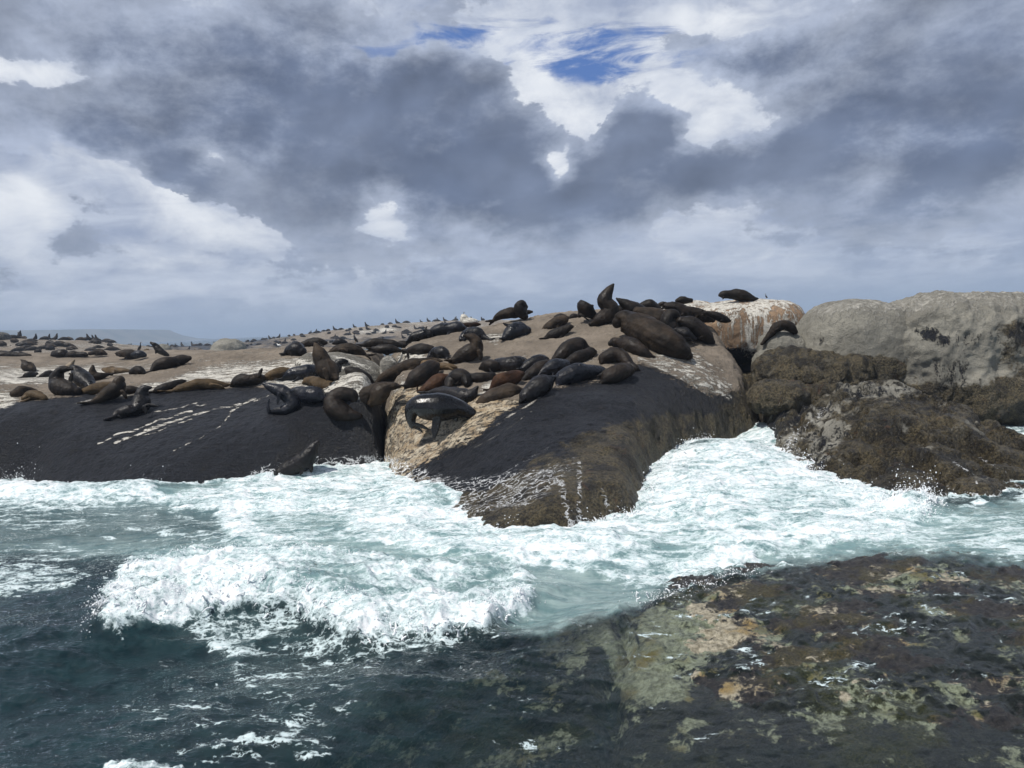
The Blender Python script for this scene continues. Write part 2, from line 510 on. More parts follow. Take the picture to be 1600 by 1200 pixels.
def heightfield(name, poly, ctrl, res, ew, zbed, mat, masks, bumps=((0.6, 0.10, 4), (2.6, 0.05, 4)), seed=0.0, edge_noise=0.25, extra=None, pad=0.3, keep=True, lam=0.002):
    poly = np.array([(p[0], p[1]) for p in poly])
    x0, y0 = poly.min(0) - pad; x1, y1 = poly.max(0) + pad
    nx = int((x1 - x0) / res) + 2; ny = int((y1 - y0) / res) + 2
    X, Y = np.meshgrid(x0 + np.arange(nx) * res, y0 + np.arange(ny) * res)
    top = tps(ctrl, X, Y, lam)
    d = sdist(X, Y, poly) + edge_noise * fbm(X * 0.9 + seed, Y * 0.9, 2.2, 4)
    pr = np.clip(d / ew, 0, 1)
    prof = np.sqrt(np.clip(1 - (1 - pr) ** 2.4, 0, 1))
    Z = zbed + (top - zbed) * prof
    if extra:
        Z = extra(X, Y, Z, d)
    k = sstep(d, -0.1, 0.4)
    V = np.stack([X, Y, Z], -1)
    gy, gx = np.gradient(Z, res)
    N = np.stack([-gx, -gy, np.ones_like(Z)], -1)
    N /= np.linalg.norm(N, axis=-1, keepdims=True)
    disp = 0
    for fq, am, o in bumps:
        disp = disp + am * fbm(X * fq + seed, Y * fq, Z * fq + seed, o)
    V = V + N * disp[..., None]
    h = HF(); h.x0 = x0; h.y0 = y0; h.res = res; h.Z = Z + disp * N[..., 2]; h.nx = nx; h.ny = ny; h.name = name
    if keep:
        HFS.append(h)
    pts = V.reshape(-1, 3)
    u, v = project(pts)
    at = {'black': 0, 'guano': 0, 'cream': 0, 'olive': 0, 'foam': 0, 'wet': 0}
    at.update(masks(pts, u, v))
    at = {k_: np.broadcast_to(np.asarray(a, float), (len(pts),)) for k_, a in at.items()}
    fc = grid_faces(ny, nx)
    keepf = (d.reshape(-1)[fc] > -0.02).any(1)
    fc = fc[keepf]
    used = np.unique(fc); remap = np.full(len(pts), -1); remap[used] = np.arange(len(used))
    me = mesh_from(name, pts[used], remap[fc], mat, attrs={k_: a[used] for k_, a in at.items()})
    return link(name, me)


def H(x, y, hfs=None):
    x = np.asarray(x, float); y = np.asarray(y, float)
    out = np.full(x.shape, -2.5)
    for h in (hfs if hfs is not None else HFS):
        fx = (x - h.x0) / h.res; fy = (y - h.y0) / h.res
        ok = (fx >= 0) & (fy >= 0) & (fx < h.nx - 1.001) & (fy < h.ny - 1.001)
        if not ok.any():
            continue
        ix = np.clip(fx, 0, h.nx - 2).astype(int); iy = np.clip(fy, 0, h.ny - 2).astype(int)
        a = np.clip(fx - ix, 0, 1); b = np.clip(fy - iy, 0, 1)
        z = (h.Z[iy, ix] * (1 - a) + h.Z[iy, ix + 1] * a) * (1 - b) + (h.Z[iy + 1, ix] * (1 - a) + h.Z[iy + 1, ix + 1] * a) * b
        out = np.where(ok, np.maximum(out, z), out)
    return out


_T = np.concatenate([np.arange(3, 50, 0.02), np.arange(50, 130, 0.1), np.arange(130, 260, 0.25)])


def hit(u, v, ymin=3.0, hfs=None):
    d = ray(u, v)
    T = _T[_T > ymin]
    p = C0[None] + d[None] * (T / d[1])[:, None]
    h = H(p[:, 0], p[:, 1], hfs)
    k = np.nonzero(h > p[:, 2])[0]
    return p[k[0]] if len(k) else None


def cp(*rows):
    out = []
    for r_ in rows:
        if len(r_) == 3:
            out.append(P(*r_))
        else:
            out.append(PZ(r_[0], r_[1], r_[3]))
    return [tuple(q) for q in out]


Zc = None
# ------------------------------------------------------------------ central outcrop
main_poly = cp((588, 724, Zc, 0.1), (600, 760, Zc, 0.0), (650, 815, Zc, -0.05), (745, 856, Zc, -0.05), (800, 858, Zc, -.05), (900, 846, Zc, -.05), (1005, 815, Zc, -.05), (1036, 760, 14.9), (1062, 700, 17.0), (1110, 680, 18.3), (1190, 680, 19.0), (1188, 640, 19.8), (1172, 590, 21.0), (1140, 530, 23.0), (1118, 505, 24.5)) \
    + [(8.2, 28, 0), (7, 32, 0), (-7, 32, 0)] + cp((612, 545, 25.0), (600, 590, 21.2), (592, 640, 18.9), (586, 690, 17.6))
main_ctrl = cp((595, 720, Zc, .15), (650, 770, Zc, .05), (745, 815, Zc, .12), (790, 812, Zc, .28), (860, 800, Zc, .42), (990, 762, Zc, 0.5), (1015, 720, 15.2),
               (870, 722, 13.6), (780, 750, 14.0), (640, 692, 17.2), (690, 685, 16.7), (750, 640, 16.7), (800, 700, 14.8), (900, 700, 14.3), (700, 738, 15.2), (1000, 650, 16.0), (1000, 690, 15.0),
               (1100, 600, 18.6), (1150, 578, 20.0), (1168, 620, 19.4), (1090, 650, 17.6), (1118, 508, 23.5), (1140, 540, 21.6),
               (900, 650, 15.7), (900, 600, 17.6), (950, 560, 19.2), (985, 512, 22.0), (1010, 490, 24.2), (860, 492, 26.0), (760, 512, 26.2), (700, 526, 26.2), (640, 540, 24.6), (620, 560, 22.6),
               (700, 560, 21.2), (800, 540, 22.2), (800, 580, 19.6), (640, 602, 19.6), (605, 640, 18.7), (690, 630, 17.9), (1060, 540, 20.8), (1060, 500, 23.6), (900, 520, 22.2)) \
    + [(8, 29, 2.2), (3, 30.5, 2.6), (-3, 30.5, 2.0), (-7, 31, 1.4), (0, 32, 1.8)]

BLACK_M = [(600, 770), (668, 742), (700, 700), (760, 662), (830, 616), (900, 600), (960, 588), (1000, 566), (1060, 590), (1120, 622), (1152, 612), (1170, 640), (1230, 700), (1000, 880), (600, 880)]
OLIVE_M = [(600, 790), (700, 772), (790, 750), (850, 716), (930, 668), (1000, 645), (1050, 640), (1120, 640), (1175, 560), (1230, 640), (1180, 700), (1040, 900), (560, 900)]


def main_masks(p, u, v):
    nz = fbm(p[:, 0] * .8, p[:, 1] * .8, p[:, 2] * .8, 4)
    uu = u + 26 * nz; vv = v + 18 * fbm(p[:, 0] * .8 + 9, p[:, 1] * .8, 0, 4)
    black = soft(uu, vv, BLACK_M, 22)
    right = sstep(p[:, 0] - (p[:, 1] - 19) * 0.1, 6.15, 6.7) * sstep(p[:, 2], 3.4, 2.2)
    black = np.maximum(black, right)
    black = np.maximum(black, 0.75 * soft(uu, vv, [(640, 735), (690, 705), (730, 690), (720, 740), (670, 760)], 14))
    cream = soft(uu, vv, [(580, 745), (588, 680), (600, 640), (640, 600), (700, 610), (780, 615), (835, 628), (770, 672), (700, 705), (672, 750)], 12) * (1 - 0.25 * black)
    guano = 0.66 * soft(uu, vv, [(1035, 535), (1095, 548), (1150, 600), (1140, 625), (1050, 590), (1000, 570)], 14)
    guano = np.maximum(guano, 0.8 * soft(uu, vv, [(600, 640), (625, 590), (660, 575), (670, 600), (630, 660)], 14))
    guano = np.maximum(guano, 0.9 * soft(uu, vv, [(615, 570), (625, 540), (660, 545), (690, 568), (650, 575)], 8))
    guano = np.maximum(guano, 0.75 * soft(uu, vv, [(730, 530), (760, 518), (800, 520), (780, 535)], 6))
    guano = np.maximum(guano, 0.7 * soft(uu, vv, [(845, 565), (880, 545), (960, 545), (900, 570), (860, 590)], 9))
    guano = np.maximum(guano, 0.7 * soft(uu, vv, [(720, 620), (760, 585), (800, 590), (760, 640)], 12))
    guano = np.maximum(guano, 0.55 * soft(uu, vv, [(740, 655), (830, 605), (850, 610), (770, 670)], 8))
    guano = np.maximum(guano, 0.18 * (1 - black) * (v > 500))
    vv2 = v + 4 * fbm(p[:, 0] * 2.5, p[:, 1] * 2.5, 1, 3)
    for pl_, w_, a_ in (([(1030, 566), (1090, 592), (1140, 622)], 9, .72), ([(1000, 560), (1060, 588), (1110, 618)], 5, .68), ([(770, 668), (810, 640), (850, 618)], 4, .68), ([(740, 700), (790, 672), (832, 642)], 2.0, .62)):
        guano = np.maximum(guano, a_ * np.exp(-(dline(u, vv2, pl_) / w_) ** 2))
    olive = soft(uu, vv, OLIVE_M, 22) * (0.74 + 0.2 * sstep(p[:, 2], 1.2, 0.1))
    foam = 0.70 * soft(u, v, [(575, 705), (640, 725), (720, 745), (830, 728), (960, 690), (900, 735), (840, 790), (730, 812), (640, 800), (570, 760)], 16)
    foam = foam * sstep(p[:, 2], 1.25, 0.5)
    foam = np.maximum(foam, 0.98 * soft(u, v, [(575, 700), (640, 722), (700, 748), (660, 790), (570, 760)], 16))
    fall = np.exp(-((u - 862 - (v - 700) * 0.25) / 9) ** 2) * sstep(v, 715, 740) + np.exp(-((u - 905) / 6) ** 2) * sstep(v, 690, 730) + 0.8 * np.exp(-((u - 940 - (v - 760) * .3) / 7) ** 2) * sstep(v, 745, 770)
    foam = np.maximum(foam, 0.8 * np.clip(fall, 0, 1))
    foam = np.maximum(foam, 0.55 * np.exp(-((v - 765 + (u - 740) * 0.55) / 5) ** 2) * sstep(u, 730, 750) * sstep(u, 900, 850))
    foam = np.maximum(foam, 0.75 * sstep(p[:, 2], 0.12, 0.02))
    return dict(black=black, cream=cream, guano=guano, olive=olive, foam=foam, wet=sstep(p[:, 2], 1.4, 0.7))


def main_extra(X, Y, Z, d):
    # crack between the cream slab and the black slab on its left, and shallow grooves down the slab
    g = fbm(X * 0.25 + 3, Y * 1.1, 0, 3, ridge=True)
    return Z + 0.05 * g


ROCKS = []
o = heightfield('rock_outcrop', main_poly, main_ctrl, 0.035, 0.75, -1.0, M_rockM, main_masks, bumps=((0.5, 0.08, 4), (2.2, 0.06, 4), (5.5, 0.035, 4), (13.0, 0.016, 2)), seed=3.3, extra=main_extra)
tag(o, kind='structure')

# ------------------------------------------------------------------ left slab
left_poly = cp((-160, 775, Zc, 0), (0, 765, Zc, 0), (120, 775, Zc, 0), (262, 775, Zc, 0), (400, 755, Zc, 0), (520, 735, Zc, 0), (586, 728, Zc, 0)) + cp((590, 690, 17.5), (597, 640, 18.6), (603, 600, 20.6), (600, 560, 24.0)) \
    + [(-4.5, 31, 0), (-12, 31, 0), (-19, 29, 0), (-24, 22, 0)]
left_ctrl = cp((-160, 765, Zc, .1), (0, 752, Zc, .05), (120, 762, Zc, .05), (262, 765, Zc, .02), (400, 745, Zc, .05), (520, 725, Zc, .1), (586, 712, Zc, .2),
               (200, 650, 19.4), (100, 690, 18.0), (0, 700, 18.2), (-150, 700, 18.6), (-150, 640, 21), (0, 630, 20.6), (0, 602, 22.2), (100, 615, 21.2), (300, 610, 21), (450, 640, 19.0), (560, 655, 18.4), (585, 640, 18.7), (300, 660, 18.7), (450, 690, 17.6),
               (450, 602, 21), (450, 562, 24), (350, 568, 24.6), (250, 579, 24.0), (300, 559, 27.4), (350, 555, 27.8), (400, 550, 28), (500, 543, 27.4), (590, 560, 24), (595, 600, 20.8), (200, 588, 23.2), (60, 604, 22.6), (140, 592, 23.6)) \
    + [(-4.5, 30.5, 1.8), (-12, 31, 1.2), (-18, 28, 1.0), (-9, 31, 1.5), (-14, 27.0, 1.4)]
BLACK_L = [(-300, 650), (0, 630), (60, 628), (140, 616), (200, 622), (250, 612), (320, 608), (400, 604), (460, 610), (500, 600), (600, 612), (620, 800), (-300, 900)]


def left_masks(p, u, v):
    uu = u + 16 * fbm(p[:, 0] * .6, p[:, 1] * .6, 0, 4); vv = v + 9 * fbm(p[:, 0] * .6 + 5, p[:, 1] * .6, 0, 4)
    black = soft(uu, vv, BLACK_L, 8)
    guano = 0.85 * soft(uu, vv, [(60, 640), (120, 625), (260, 590), (330, 568), (520, 556), (600, 575), (600, 640), (480, 612), (400, 602), (300, 607), (180, 625)], 12)
    guano = np.maximum(guano, 0.8 * soft(uu, vv, [(-50, 600), (30, 610), (30, 640), (-50, 660)], 12))
    guano = np.maximum(guano, 0.25 * (1 - black))
    line = lambda pts, w_: np.exp(-(dline(u, v, pts) / w_) ** 2)
    u = u + 7 * fbm(p[:, 0] * 2.5, p[:, 1] * 2.5, 1, 3); v = v + 5 * fbm(p[:, 0] * 2.5 + 7, p[:, 1] * 2.5, 1, 3)
    st = 0
    for (pl_, w_, a_) in (([(150, 694), (190, 678), (250, 656), (300, 643)], 3.2, .74), ([(180, 690), (235, 670), (310, 646), (375, 630)], 4.2, .80), ([(215, 684), (262, 668), (300, 655)], 2.6, .72),
                          ([(240, 645), (290, 634), (330, 628)], 2.2, .66), ([(352, 658), (360, 642), (372, 634), (398, 624)], 4.0, .74), ([(270, 706), (310, 686), (348, 662)], 1.8, .70), ([(395, 628), (420, 618), (450, 612)], 2.6, .66)):
        st = np.maximum(st, (a_ + 0.01) * line(pl_, w_ * 0.85))
    guano = np.maximum(guano, st)
    foam = np.maximum(0.8 * sstep(p[:, 2], 0.14, 0.02), 0.8 * soft(u, v, [(388, 735), (420, 722), (500, 716), (590, 706), (600, 760), (400, 765)], 8))
    return dict(black=black, guano=guano, foam=foam, wet=sstep(p[:, 2], 1.2, 0.6))


o = heightfield('rock_slab', left_poly, left_ctrl, 0.04, 0.6, -1.0, M_rock, left_masks, bumps=((0.5, 0.06, 4), (2.2, 0.05, 4), (5.5, 0.035, 4), (12.0, 0.016, 2)), seed=8.1)
tag(o, kind='structure')

# ------------------------------------------------------------------ ledges behind the left slab
led_poly = [(-48, 33, 0), (-30, 35, 0), (-19, 35, 0), (-13.5, 36, 0), (-11.5, 44, 0), (-18, 54, 0), (-50, 54, 0)]
led_ctrl = cp((0, 592, 36.5), (100, 592, 36.5), (180, 587, 37), (-150, 592, 37), (0, 552, 44), (60, 554, 44), (100, 551, 44), (160, 552, 44), (220, 550, 44), (260, 549, 43), (295, 558, 41), (0, 572, 40.4), (100, 574, 40.6), (200, 569, 40.8), (-200, 556, 44), (330, 566, 40)) + [(-42, 52, 1.8), (-28, 52, 1.8), (-17, 52, 1.2)]


def led_masks(p, u, v):
    g = 0.7 * sstep(v + 6 * fbm(p[:, 0] * .5, p[:, 1] * .5, 0, 3), 562, 580) + .1
    return dict(guano=g)


o = heightfield('rock_ledge', led_poly, led_ctrl, 0.1, 1.2, -0.8, M_rock, led_masks, bumps=((0.3, 0.11, 4), (1.6, 0.04, 4)), seed=21.1)
tag(o, kind='structure')

far_poly = [(-140, 76, 0), (-76, 73, 0), (-49, 77, 0), (-44, 88, 0), (-52, 118, 0), (-140, 125, 0)]
far_ctrl = cp((0, 556, 80), (60, 556, 80), (120, 558, 80), (170, 556, 84), (0, 528, 108), (50, 528, 108), (90, 531, 108), (130, 534, 107), (165, 538, 105), (180, 546, 98), (40, 541, 93), (110, 546, 91), (-150, 533, 108), (-150, 560, 80)) + [(-110, 122, 3.2), (-62, 122, 2.4)]


def far_masks(p, u, v):
    g = 0.45 + 0.35 * fbm(p[:, 0] * .2, p[:, 1] * .2, 0, 3)
    return dict(guano=g, black=0.2 + 0.3 * fbm(p[:, 0] * .3 + 5, p[:, 1] * .3, 0, 3))


o = heightfield('far_rock', far_poly, far_ctrl, 0.28, 3.5, -0.8, M_rock, far_masks, bumps=((0.1, 0.4, 4), (0.4, 0.2, 4)), seed=31.1, edge_noise=1.5)
tag(o, kind='structure')

# the island: far shelf of rock seen over the slabs
ix = lambda u, Y: P(u, 520, Y)[0]
isl_ctrl = []
for (uu_, vt, vb) in ((150, 549, 556), (200, 545, 555), (260, 543, 554), (330, 544, 553), (400, 536, 550), (470, 527, 546), (540, 519, 541), (600, 513, 537), (660, 509, 534), (720, 507, 529), (800, 505, 525), (900, 503, 521)):
    isl_ctrl += [tuple(P(uu_, vt, 196.0)), tuple(P(uu_, vt + (vb - vt) * 0.45, 188.0)), tuple(P(uu_, vt + (vb - vt) * 0.55, 170.0)), tuple(P(uu_, vb, 150.0))]
    q = P(uu_, vt, 196.0); isl_ctrl.append((q[0] * 1.2, 240, q[2] - 2.0))
isl_poly = [(ix(165, 146), 146), (ix(400, 140), 140), (ix(800, 140), 140), (ix(950, 140), 140), (66, 245), (ix(150, 240), 240), (ix(158, 180), 180)]


def isl_masks(p, u, v):
    return dict(guano=0.25 + 0.9 * fbm(p[:, 0] * .12, p[:, 1] * .12, 0, 4) + 0.15 * sstep(p[:, 1], 178, 186) * sstep(u, 420, 560), black=0.46 + 0.7 * fbm(p[:, 0] * .12 + 5, p[:, 1] * .12, 0, 4) + 0.25 * sstep(u, 420, 250) - 0.5 * sstep(p[:, 1], 180, 190) * sstep(u, 400, 600), wet=0)


def isl_extra(X, Y, Z, d):
    n = fbm(X * 0.06, Y * 0.07, 0, 4)
    lump = np.abs(fbm(X * 0.22, Y * 0.22, 3, 4))
    return Z + 0.9 * np.clip(n, 0, 1) * sstep(Y, 192, 180) - 0.5 * np.abs(n) + 1.3 * (lump - 0.2) * sstep(Y, 190, 178) + 0.35 * (lump - 0.2)


o = heightfield('island', isl_poly, isl_ctrl, 0.5, 6.0, -0.8, M_rock, isl_masks, bumps=((0.1, 0.4, 4), (0.45, 0.3, 4)), seed=41.1, edge_noise=2.5, extra=isl_extra)
tag(o, kind='structure')

# ------------------------------------------------------------------ low rock mass on the right
rl_poly = cp((1212, 715, Zc, .2), (1225, 740, Zc, 0.1), (1290, 758, Zc, 0), (1390, 800, Zc, -.05), (1440, 812, Zc, -.05), (1475, 808, Zc, -.02), (1560, 800, Zc, -.02), (1660, 790, Zc, 0), (1800, 760, Zc, 0)) \
    + cp((1760, 735, 15), (1600, 712, 16.0), (1560, 672, 19.0), (1560, 650, 22)) + [(17, 24, 0), (6.5, 24, 0)] + cp((1185, 590, 21), (1183, 640, 19.4), (1200, 680, 17.8))
rl_ctrl = cp((1212, 700, Zc, .35), (1230, 725, Zc, .2), (1290, 745, Zc, .1), (1390, 790, Zc, .03), (1470, 800, Zc, .03), (1600, 786, Zc, .05), (1750, 760, Zc, .05),
             (1400, 612, 16.4), (1330, 612, 17.3), (1250, 630, 18.0), (1200, 600, 20), (1200, 650, 18.4), (1240, 680, 16.8), (1460, 625, 15.8), (1520, 668, 14.8), (1590, 716, 13.8), (1700, 740, 14),
             (1350, 700, 14.6), (1300, 690, 15.4), (1450, 720, 13.5), (1400, 660, 15.1), (1520, 740, 13.0), (1350, 586, 19.4), (1280, 588, 20.4), (1430, 602, 18.2), (1500, 640, 18.5)) \
    + [(7, 23.5, 1.6), (12, 23.5, 0.5), (16, 23.5, 0)]


def rl_masks(p, u, v):
    n = fbm(p[:, 0] * .7, p[:, 1] * .7, p[:, 2] * .7, 4)
    olive = (0.78 + 0.5 * fbm(p[:, 0] * 1.5 + 4, p[:, 1] * 1.5, p[:, 2] * 1.5, 4)) * np.ones_like(u)
    olive = olive - 0.3 * soft(u + 30 * n, v, [(1200, 640), (1280, 625), (1330, 640), (1290, 740), (1210, 730)], 16) - 0.35 * soft(u, v + 15 * n, [(1300, 590), (1440, 590), (1420, 625), (1310, 620)], 10)
    black = 0.42 + 0.5 * n + 0.3 * soft(u + 20 * n, v + 20 * n, [(1350, 690), (1420, 680), (1470, 760), (1440, 800), (1360, 790)], 20)
    foam = 0.75 * sstep(p[:, 2], 0.16, 0.03)
    foam = np.maximum(foam, 0.55 * np.exp(-(dline(u, v, [(1225, 715), (1232, 690), (1290, 640)]) / 12) ** 2))
    foam = np.maximum(foam, 0.75 * np.exp(-(dline(u, v, [(1490, 722), (1525, 745), (1530, 790)]) / 3.0) ** 2))
    foam = np.maximum(foam, 0.7 * np.exp(-(dline(u, v, [(1530, 715), (1570, 735), (1590, 760)]) / 3.0) ** 2))
    return dict(olive=olive, black=black, foam=foam, guano=0.12 + .3 * n, wet=0.5)


def rl_extra(X, Y, Z, d):
    n = fbm(X * 0.8 + 2, Y * 0.8, 1.1, 4, ridge=True)
    return Z - 0.26 * sstep(n, 0.35, 0.75) * sstep(d, 0.1, 0.8) - 0.08 + 0.13 * fbm(X * 1.4, Y * 1.4, 0, 3)


o = heightfield('rock_shelf', rl_poly, rl_ctrl, 0.035, 0.45, -1.0, M_rockR, rl_masks, bumps=((0.9, 0.14, 5), (3.2, 0.07, 5), (11., 0.02, 3)), seed=51.1, extra=rl_extra)
tag(o, kind='structure')

# ------------------------------------------------------------------ boulders as welded, worn blobs of granite
def blob_rock(name, blobs, voxel, mat, masks, bumps, label, cat='boulder', seed=0.0):
    vs, fs = [], []
    import bmesh
    bm = bmesh.new()
    for (u, v, Y, ru, rv, ry, e, rot) in blobs:
        c = P(u, v, Y); k = Y / F
        r_ = np.array([ru * k, ry, rv * k])
        ret = bmesh.ops.create_icosphere(bm, subdivisions=4, radius=1.0)
        for vert in ret['verts']:
            q = np.array(vert.co)
            q = np.sign(q) * np.abs(q) ** (2.0 / e)
            q = q / max(1e-6, (np.abs(q) ** e).sum() ** (1 / e))
            q = q * r_
            a = math.radians(rot)
            x, z = q[0] * math.cos(a) - q[2] * math.sin(a), q[0] * math.sin(a) + q[2] * math.cos(a)
            vert.co = Vector((c[0] + x, c[1] + q[1], c[2] + z))
    me = bpy.data.meshes.new(name)
    bm.to_mesh(me); bm.free()
    o = link(name, me)
    rm = o.modifiers.new('r', 'REMESH'); rm.mode = 'VOXEL'; rm.voxel_size = voxel
    sm = o.modifiers.new('s', 'SMOOTH'); sm.iterations = 5; sm.factor = 0.5
    dg = bpy.context.evaluated_depsgraph_get()
    me2 = bpy.data.meshes.new_from_object(o.evaluated_get(dg))
    o.modifiers.clear()
    n = len(me2.vertices)
    co = np.empty(n * 3, np.float32); me2.vertices.foreach_get('co', co); co = co.reshape(-1, 3).astype(float)
    no = np.empty(n * 3, np.float32); me2.vertices.foreach_get('normal', no); no = no.reshape(-1, 3)
    disp = 0
    for b in bumps:
        disp = disp + b[1] * fbm(co[:, 0] * b[0] + seed, co[:, 1] * b[0], co[:, 2] * b[0], b[2], ridge=len(b) > 3)
    co = co + no * disp[:, None]
    me2.vertices.foreach_set('co', co.astype(np.float32).ravel())
    u, v = project(co)
    at = {'black': 0, 'guano': 0, 'cream': 0, 'olive': 0, 'foam': 0, 'wet': 0}
    at.update(masks(co, no, u, v))
    for k_, a in at.items():
        A = me2.attributes.new(k_, 'FLOAT', 'POINT')
        A.data.foreach_set('value', np.broadcast_to(np.asarray(a, np.float32), (n,)).copy())
    me2.polygons.foreach_set('use_smooth', np.full(len(me2.polygons), True))
    me2.materials.clear(); me2.materials.append(mat)
    me2.update()
    o.data = me2
    bpy.data.meshes.remove(me)
    me2.name = name
    tag(o, label, cat)
    return o


def G_masks(p, n, u, v):
    nn = fbm(p[:, 0] * .6, p[:, 1] * .6, p[:, 2] * .6, 4)
    h = p[:, 2] + 0.5 * nn
    olive = 0.95 * sstep(h, 1.75, 1.0)
    olive = np.maximum(olive, 0.9 * soft(u + 20 * nn, v + 15 * nn, [(1285, 575), (1350, 555), (1420, 560), (1400, 610), (1280, 610)], 12))
    olive = np.maximum(olive, 0.55 * soft(u + 20 * nn, v + 15 * nn, [(1540, 500), (1700, 490), (1700, 640), (1560, 590)], 20))
    guano = np.clip(0.14 + 0.66 * sstep(n[:, 2], 0.4, 0.9) * sstep(h, 2.0, 3.0) + .25 * nn, 0, 1)
    guano = np.maximum(guano, 0.5 * soft(u, v, [(1345, 500), (1375, 480), (1450, 480), (1380, 520), (1365, 600)], 12))
    black = 0.42 * sstep(nn, 0.05, 0.4) * sstep(h, 3.4, 2.6) + 0.35 * soft(u + 20 * nn, v + 8 * nn, [(1440, 519), (1700, 512), (1700, 540), (1560, 548), (1450, 534)], 10)  # the band polygon paints crevice shade into the rock colour
    return dict(olive=olive, guano=guano, black=black)


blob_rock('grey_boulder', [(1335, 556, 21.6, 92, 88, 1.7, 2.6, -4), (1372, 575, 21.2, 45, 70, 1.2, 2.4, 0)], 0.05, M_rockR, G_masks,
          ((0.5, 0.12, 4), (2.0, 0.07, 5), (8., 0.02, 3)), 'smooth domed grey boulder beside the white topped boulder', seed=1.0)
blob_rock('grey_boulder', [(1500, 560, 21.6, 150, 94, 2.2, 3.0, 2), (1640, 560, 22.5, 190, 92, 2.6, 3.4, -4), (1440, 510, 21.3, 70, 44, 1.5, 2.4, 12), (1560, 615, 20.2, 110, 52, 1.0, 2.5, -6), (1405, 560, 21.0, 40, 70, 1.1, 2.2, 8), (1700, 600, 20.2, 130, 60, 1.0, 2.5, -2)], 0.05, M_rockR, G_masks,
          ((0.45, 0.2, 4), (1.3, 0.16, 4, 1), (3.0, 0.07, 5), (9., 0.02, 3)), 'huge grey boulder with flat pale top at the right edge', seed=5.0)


def W_masks(p, n, u, v):
    nn = fbm(p[:, 0] * .8, p[:, 1] * .8, p[:, 2] * .8, 4)
    st = fbm(p[:, 0] * 2.2, p[:, 1] * 2.2, p[:, 2] * 0.35, 4)
    g = 0.45 + 0.9 * st + 0.5 * soft(u, v, [(1165, 480), (1185, 468), (1200, 480), (1215, 540), (1195, 560), (1185, 510)], 8) + 0.45 * sstep(n[:, 2], 0.5, 0.95)
    olive = 0.7 * sstep(p[:, 2], 1.8, 1.3)
    return dict(guano=np.clip(g, 0, 1), olive=olive, cream=0.3 * soft(u, v, [(1110, 480), (1180, 480), (1195, 530), (1120, 530)], 14), black=0.8 * sstep(v, 536, 550))  # black towards the bottom paints the shaded undercut


M_rockW = rock_material('stained_granite', top=(0.36, 0.25, 0.165), streak=(0, 0, 0), sscale=(4.0, 4.0, 0.4))
blob_rock('stained_boulder', [(1148, 520, 25.0, 98, 49, 2.0, 3.0, 3), (1215, 545, 24.6, 34, 62, 1.4, 2.6, -8), (1060, 500, 25.5, 60, 28, 1.4, 2.4, 4)], 0.05, M_rockW, W_masks,
          ((0.6, 0.12, 4), (2.5, 0.06, 5)), 'pink and white guano stained boulder with a seal on its top', seed=9.0)
M_cavity_shade = lambda p, n, u, v: dict(black=0.95, olive=0.35 + 0.3 * sstep(n[:, 2], 0.2, 0.8))  # rock added and blackened all over to stand for the cavity's shade
blob_rock('cavity_shade_boulder', [(1190, 600, 24.3, 60, 70, 0.9, 2.4, 0), (1150, 560, 25.0, 50, 50, 0.7, 2.4, 0)], 0.05, M_rock, M_cavity_shade,
          ((0.8, 0.2, 4), (3., 0.12, 5)), 'boulder painted dark as the shaded cavity under the stained boulder', seed=13.0)


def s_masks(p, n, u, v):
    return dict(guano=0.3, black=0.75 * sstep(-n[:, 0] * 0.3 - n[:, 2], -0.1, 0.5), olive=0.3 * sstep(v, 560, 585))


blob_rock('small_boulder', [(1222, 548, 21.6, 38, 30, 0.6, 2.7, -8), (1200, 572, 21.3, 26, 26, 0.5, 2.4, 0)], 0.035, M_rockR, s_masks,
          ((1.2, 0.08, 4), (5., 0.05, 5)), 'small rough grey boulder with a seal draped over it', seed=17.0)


def o_masks(p, n, u, v):
    nn = fbm(p[:, 0], p[:, 1], p[:, 2], 4)
    return dict(olive=0.95, guano=0.3, black=0.4 * sstep(nn, 0, 0.4))


blob_rock('olive_boulder', [(1262, 590, 20.2, 82, 42, 0.9, 2.4, -4), (1310, 582, 20.2, 44, 24, 0.7, 2.4, 0)], 0.04, M_rockR, o_masks,
          ((1.0, 0.25, 4), (2.6, 0.10, 4, 1), (5., 0.08, 5)), 'olive weed covered boulder below the small grey boulder', seed=23.0)
blob_rock('olive_boulder', [(1213, 622, 18.8, 44, 26, 0.6, 2.4, 0)], 0.035, M_rockR, o_masks,
          ((1.2, 0.18, 4), (3.0, 0.07, 4, 1), (6., 0.06, 5)), 'low brown weedy boulder at the mouth of the surging gully', seed=27.0)


def pale_masks(p, n, u, v):
    st = fbm(p[:, 0] * 1.2 + p[:, 2] * 3, p[:, 1] * 2, 0, 4)
    return dict(guano=np.clip(0.55 + st, 0, 1), black=0.3)


blob_rock('pale_boulder', [(545, 590, 22.6, 60, 36, 1.0, 2.3, -18), (500, 578, 23.5, 40, 28, 0.8, 2.3, 0)], 0.035, M_rockG, pale_masks,
          ((1.0, 0.07, 4), (4., 0.03, 5)), 'pale streaked boulder under the seals left of the crack', seed=33.0)
blob_rock('pale_boulder', [(610, 585, 22.3, 16, 30, 0.4, 2.3, 8)], 0.03, M_rockG, pale_masks,
          ((1.5, 0.05, 4), (5., 0.03, 5)), 'narrow pale rock wedged in the crack behind the long brown seal', seed=37.0)
M_far = lambda p, n, u, v: dict(guano=0.3 + .3 * fbm(p[:, 0], p[:, 1], p[:, 2], 3), black=0.25)
blob_rock('pointed_boulder', [(357, 549, 70, 26, 20, 1.9, 2.2, 0), (345, 557, 69, 22, 14, 1.6, 2.2, 0)], 0.07, M_rockR, M_far,
          ((0.7, 0.2, 4), (2.5, 0.08, 4)), 'pale pointed boulder standing behind the left slab ridge', seed=39.0)
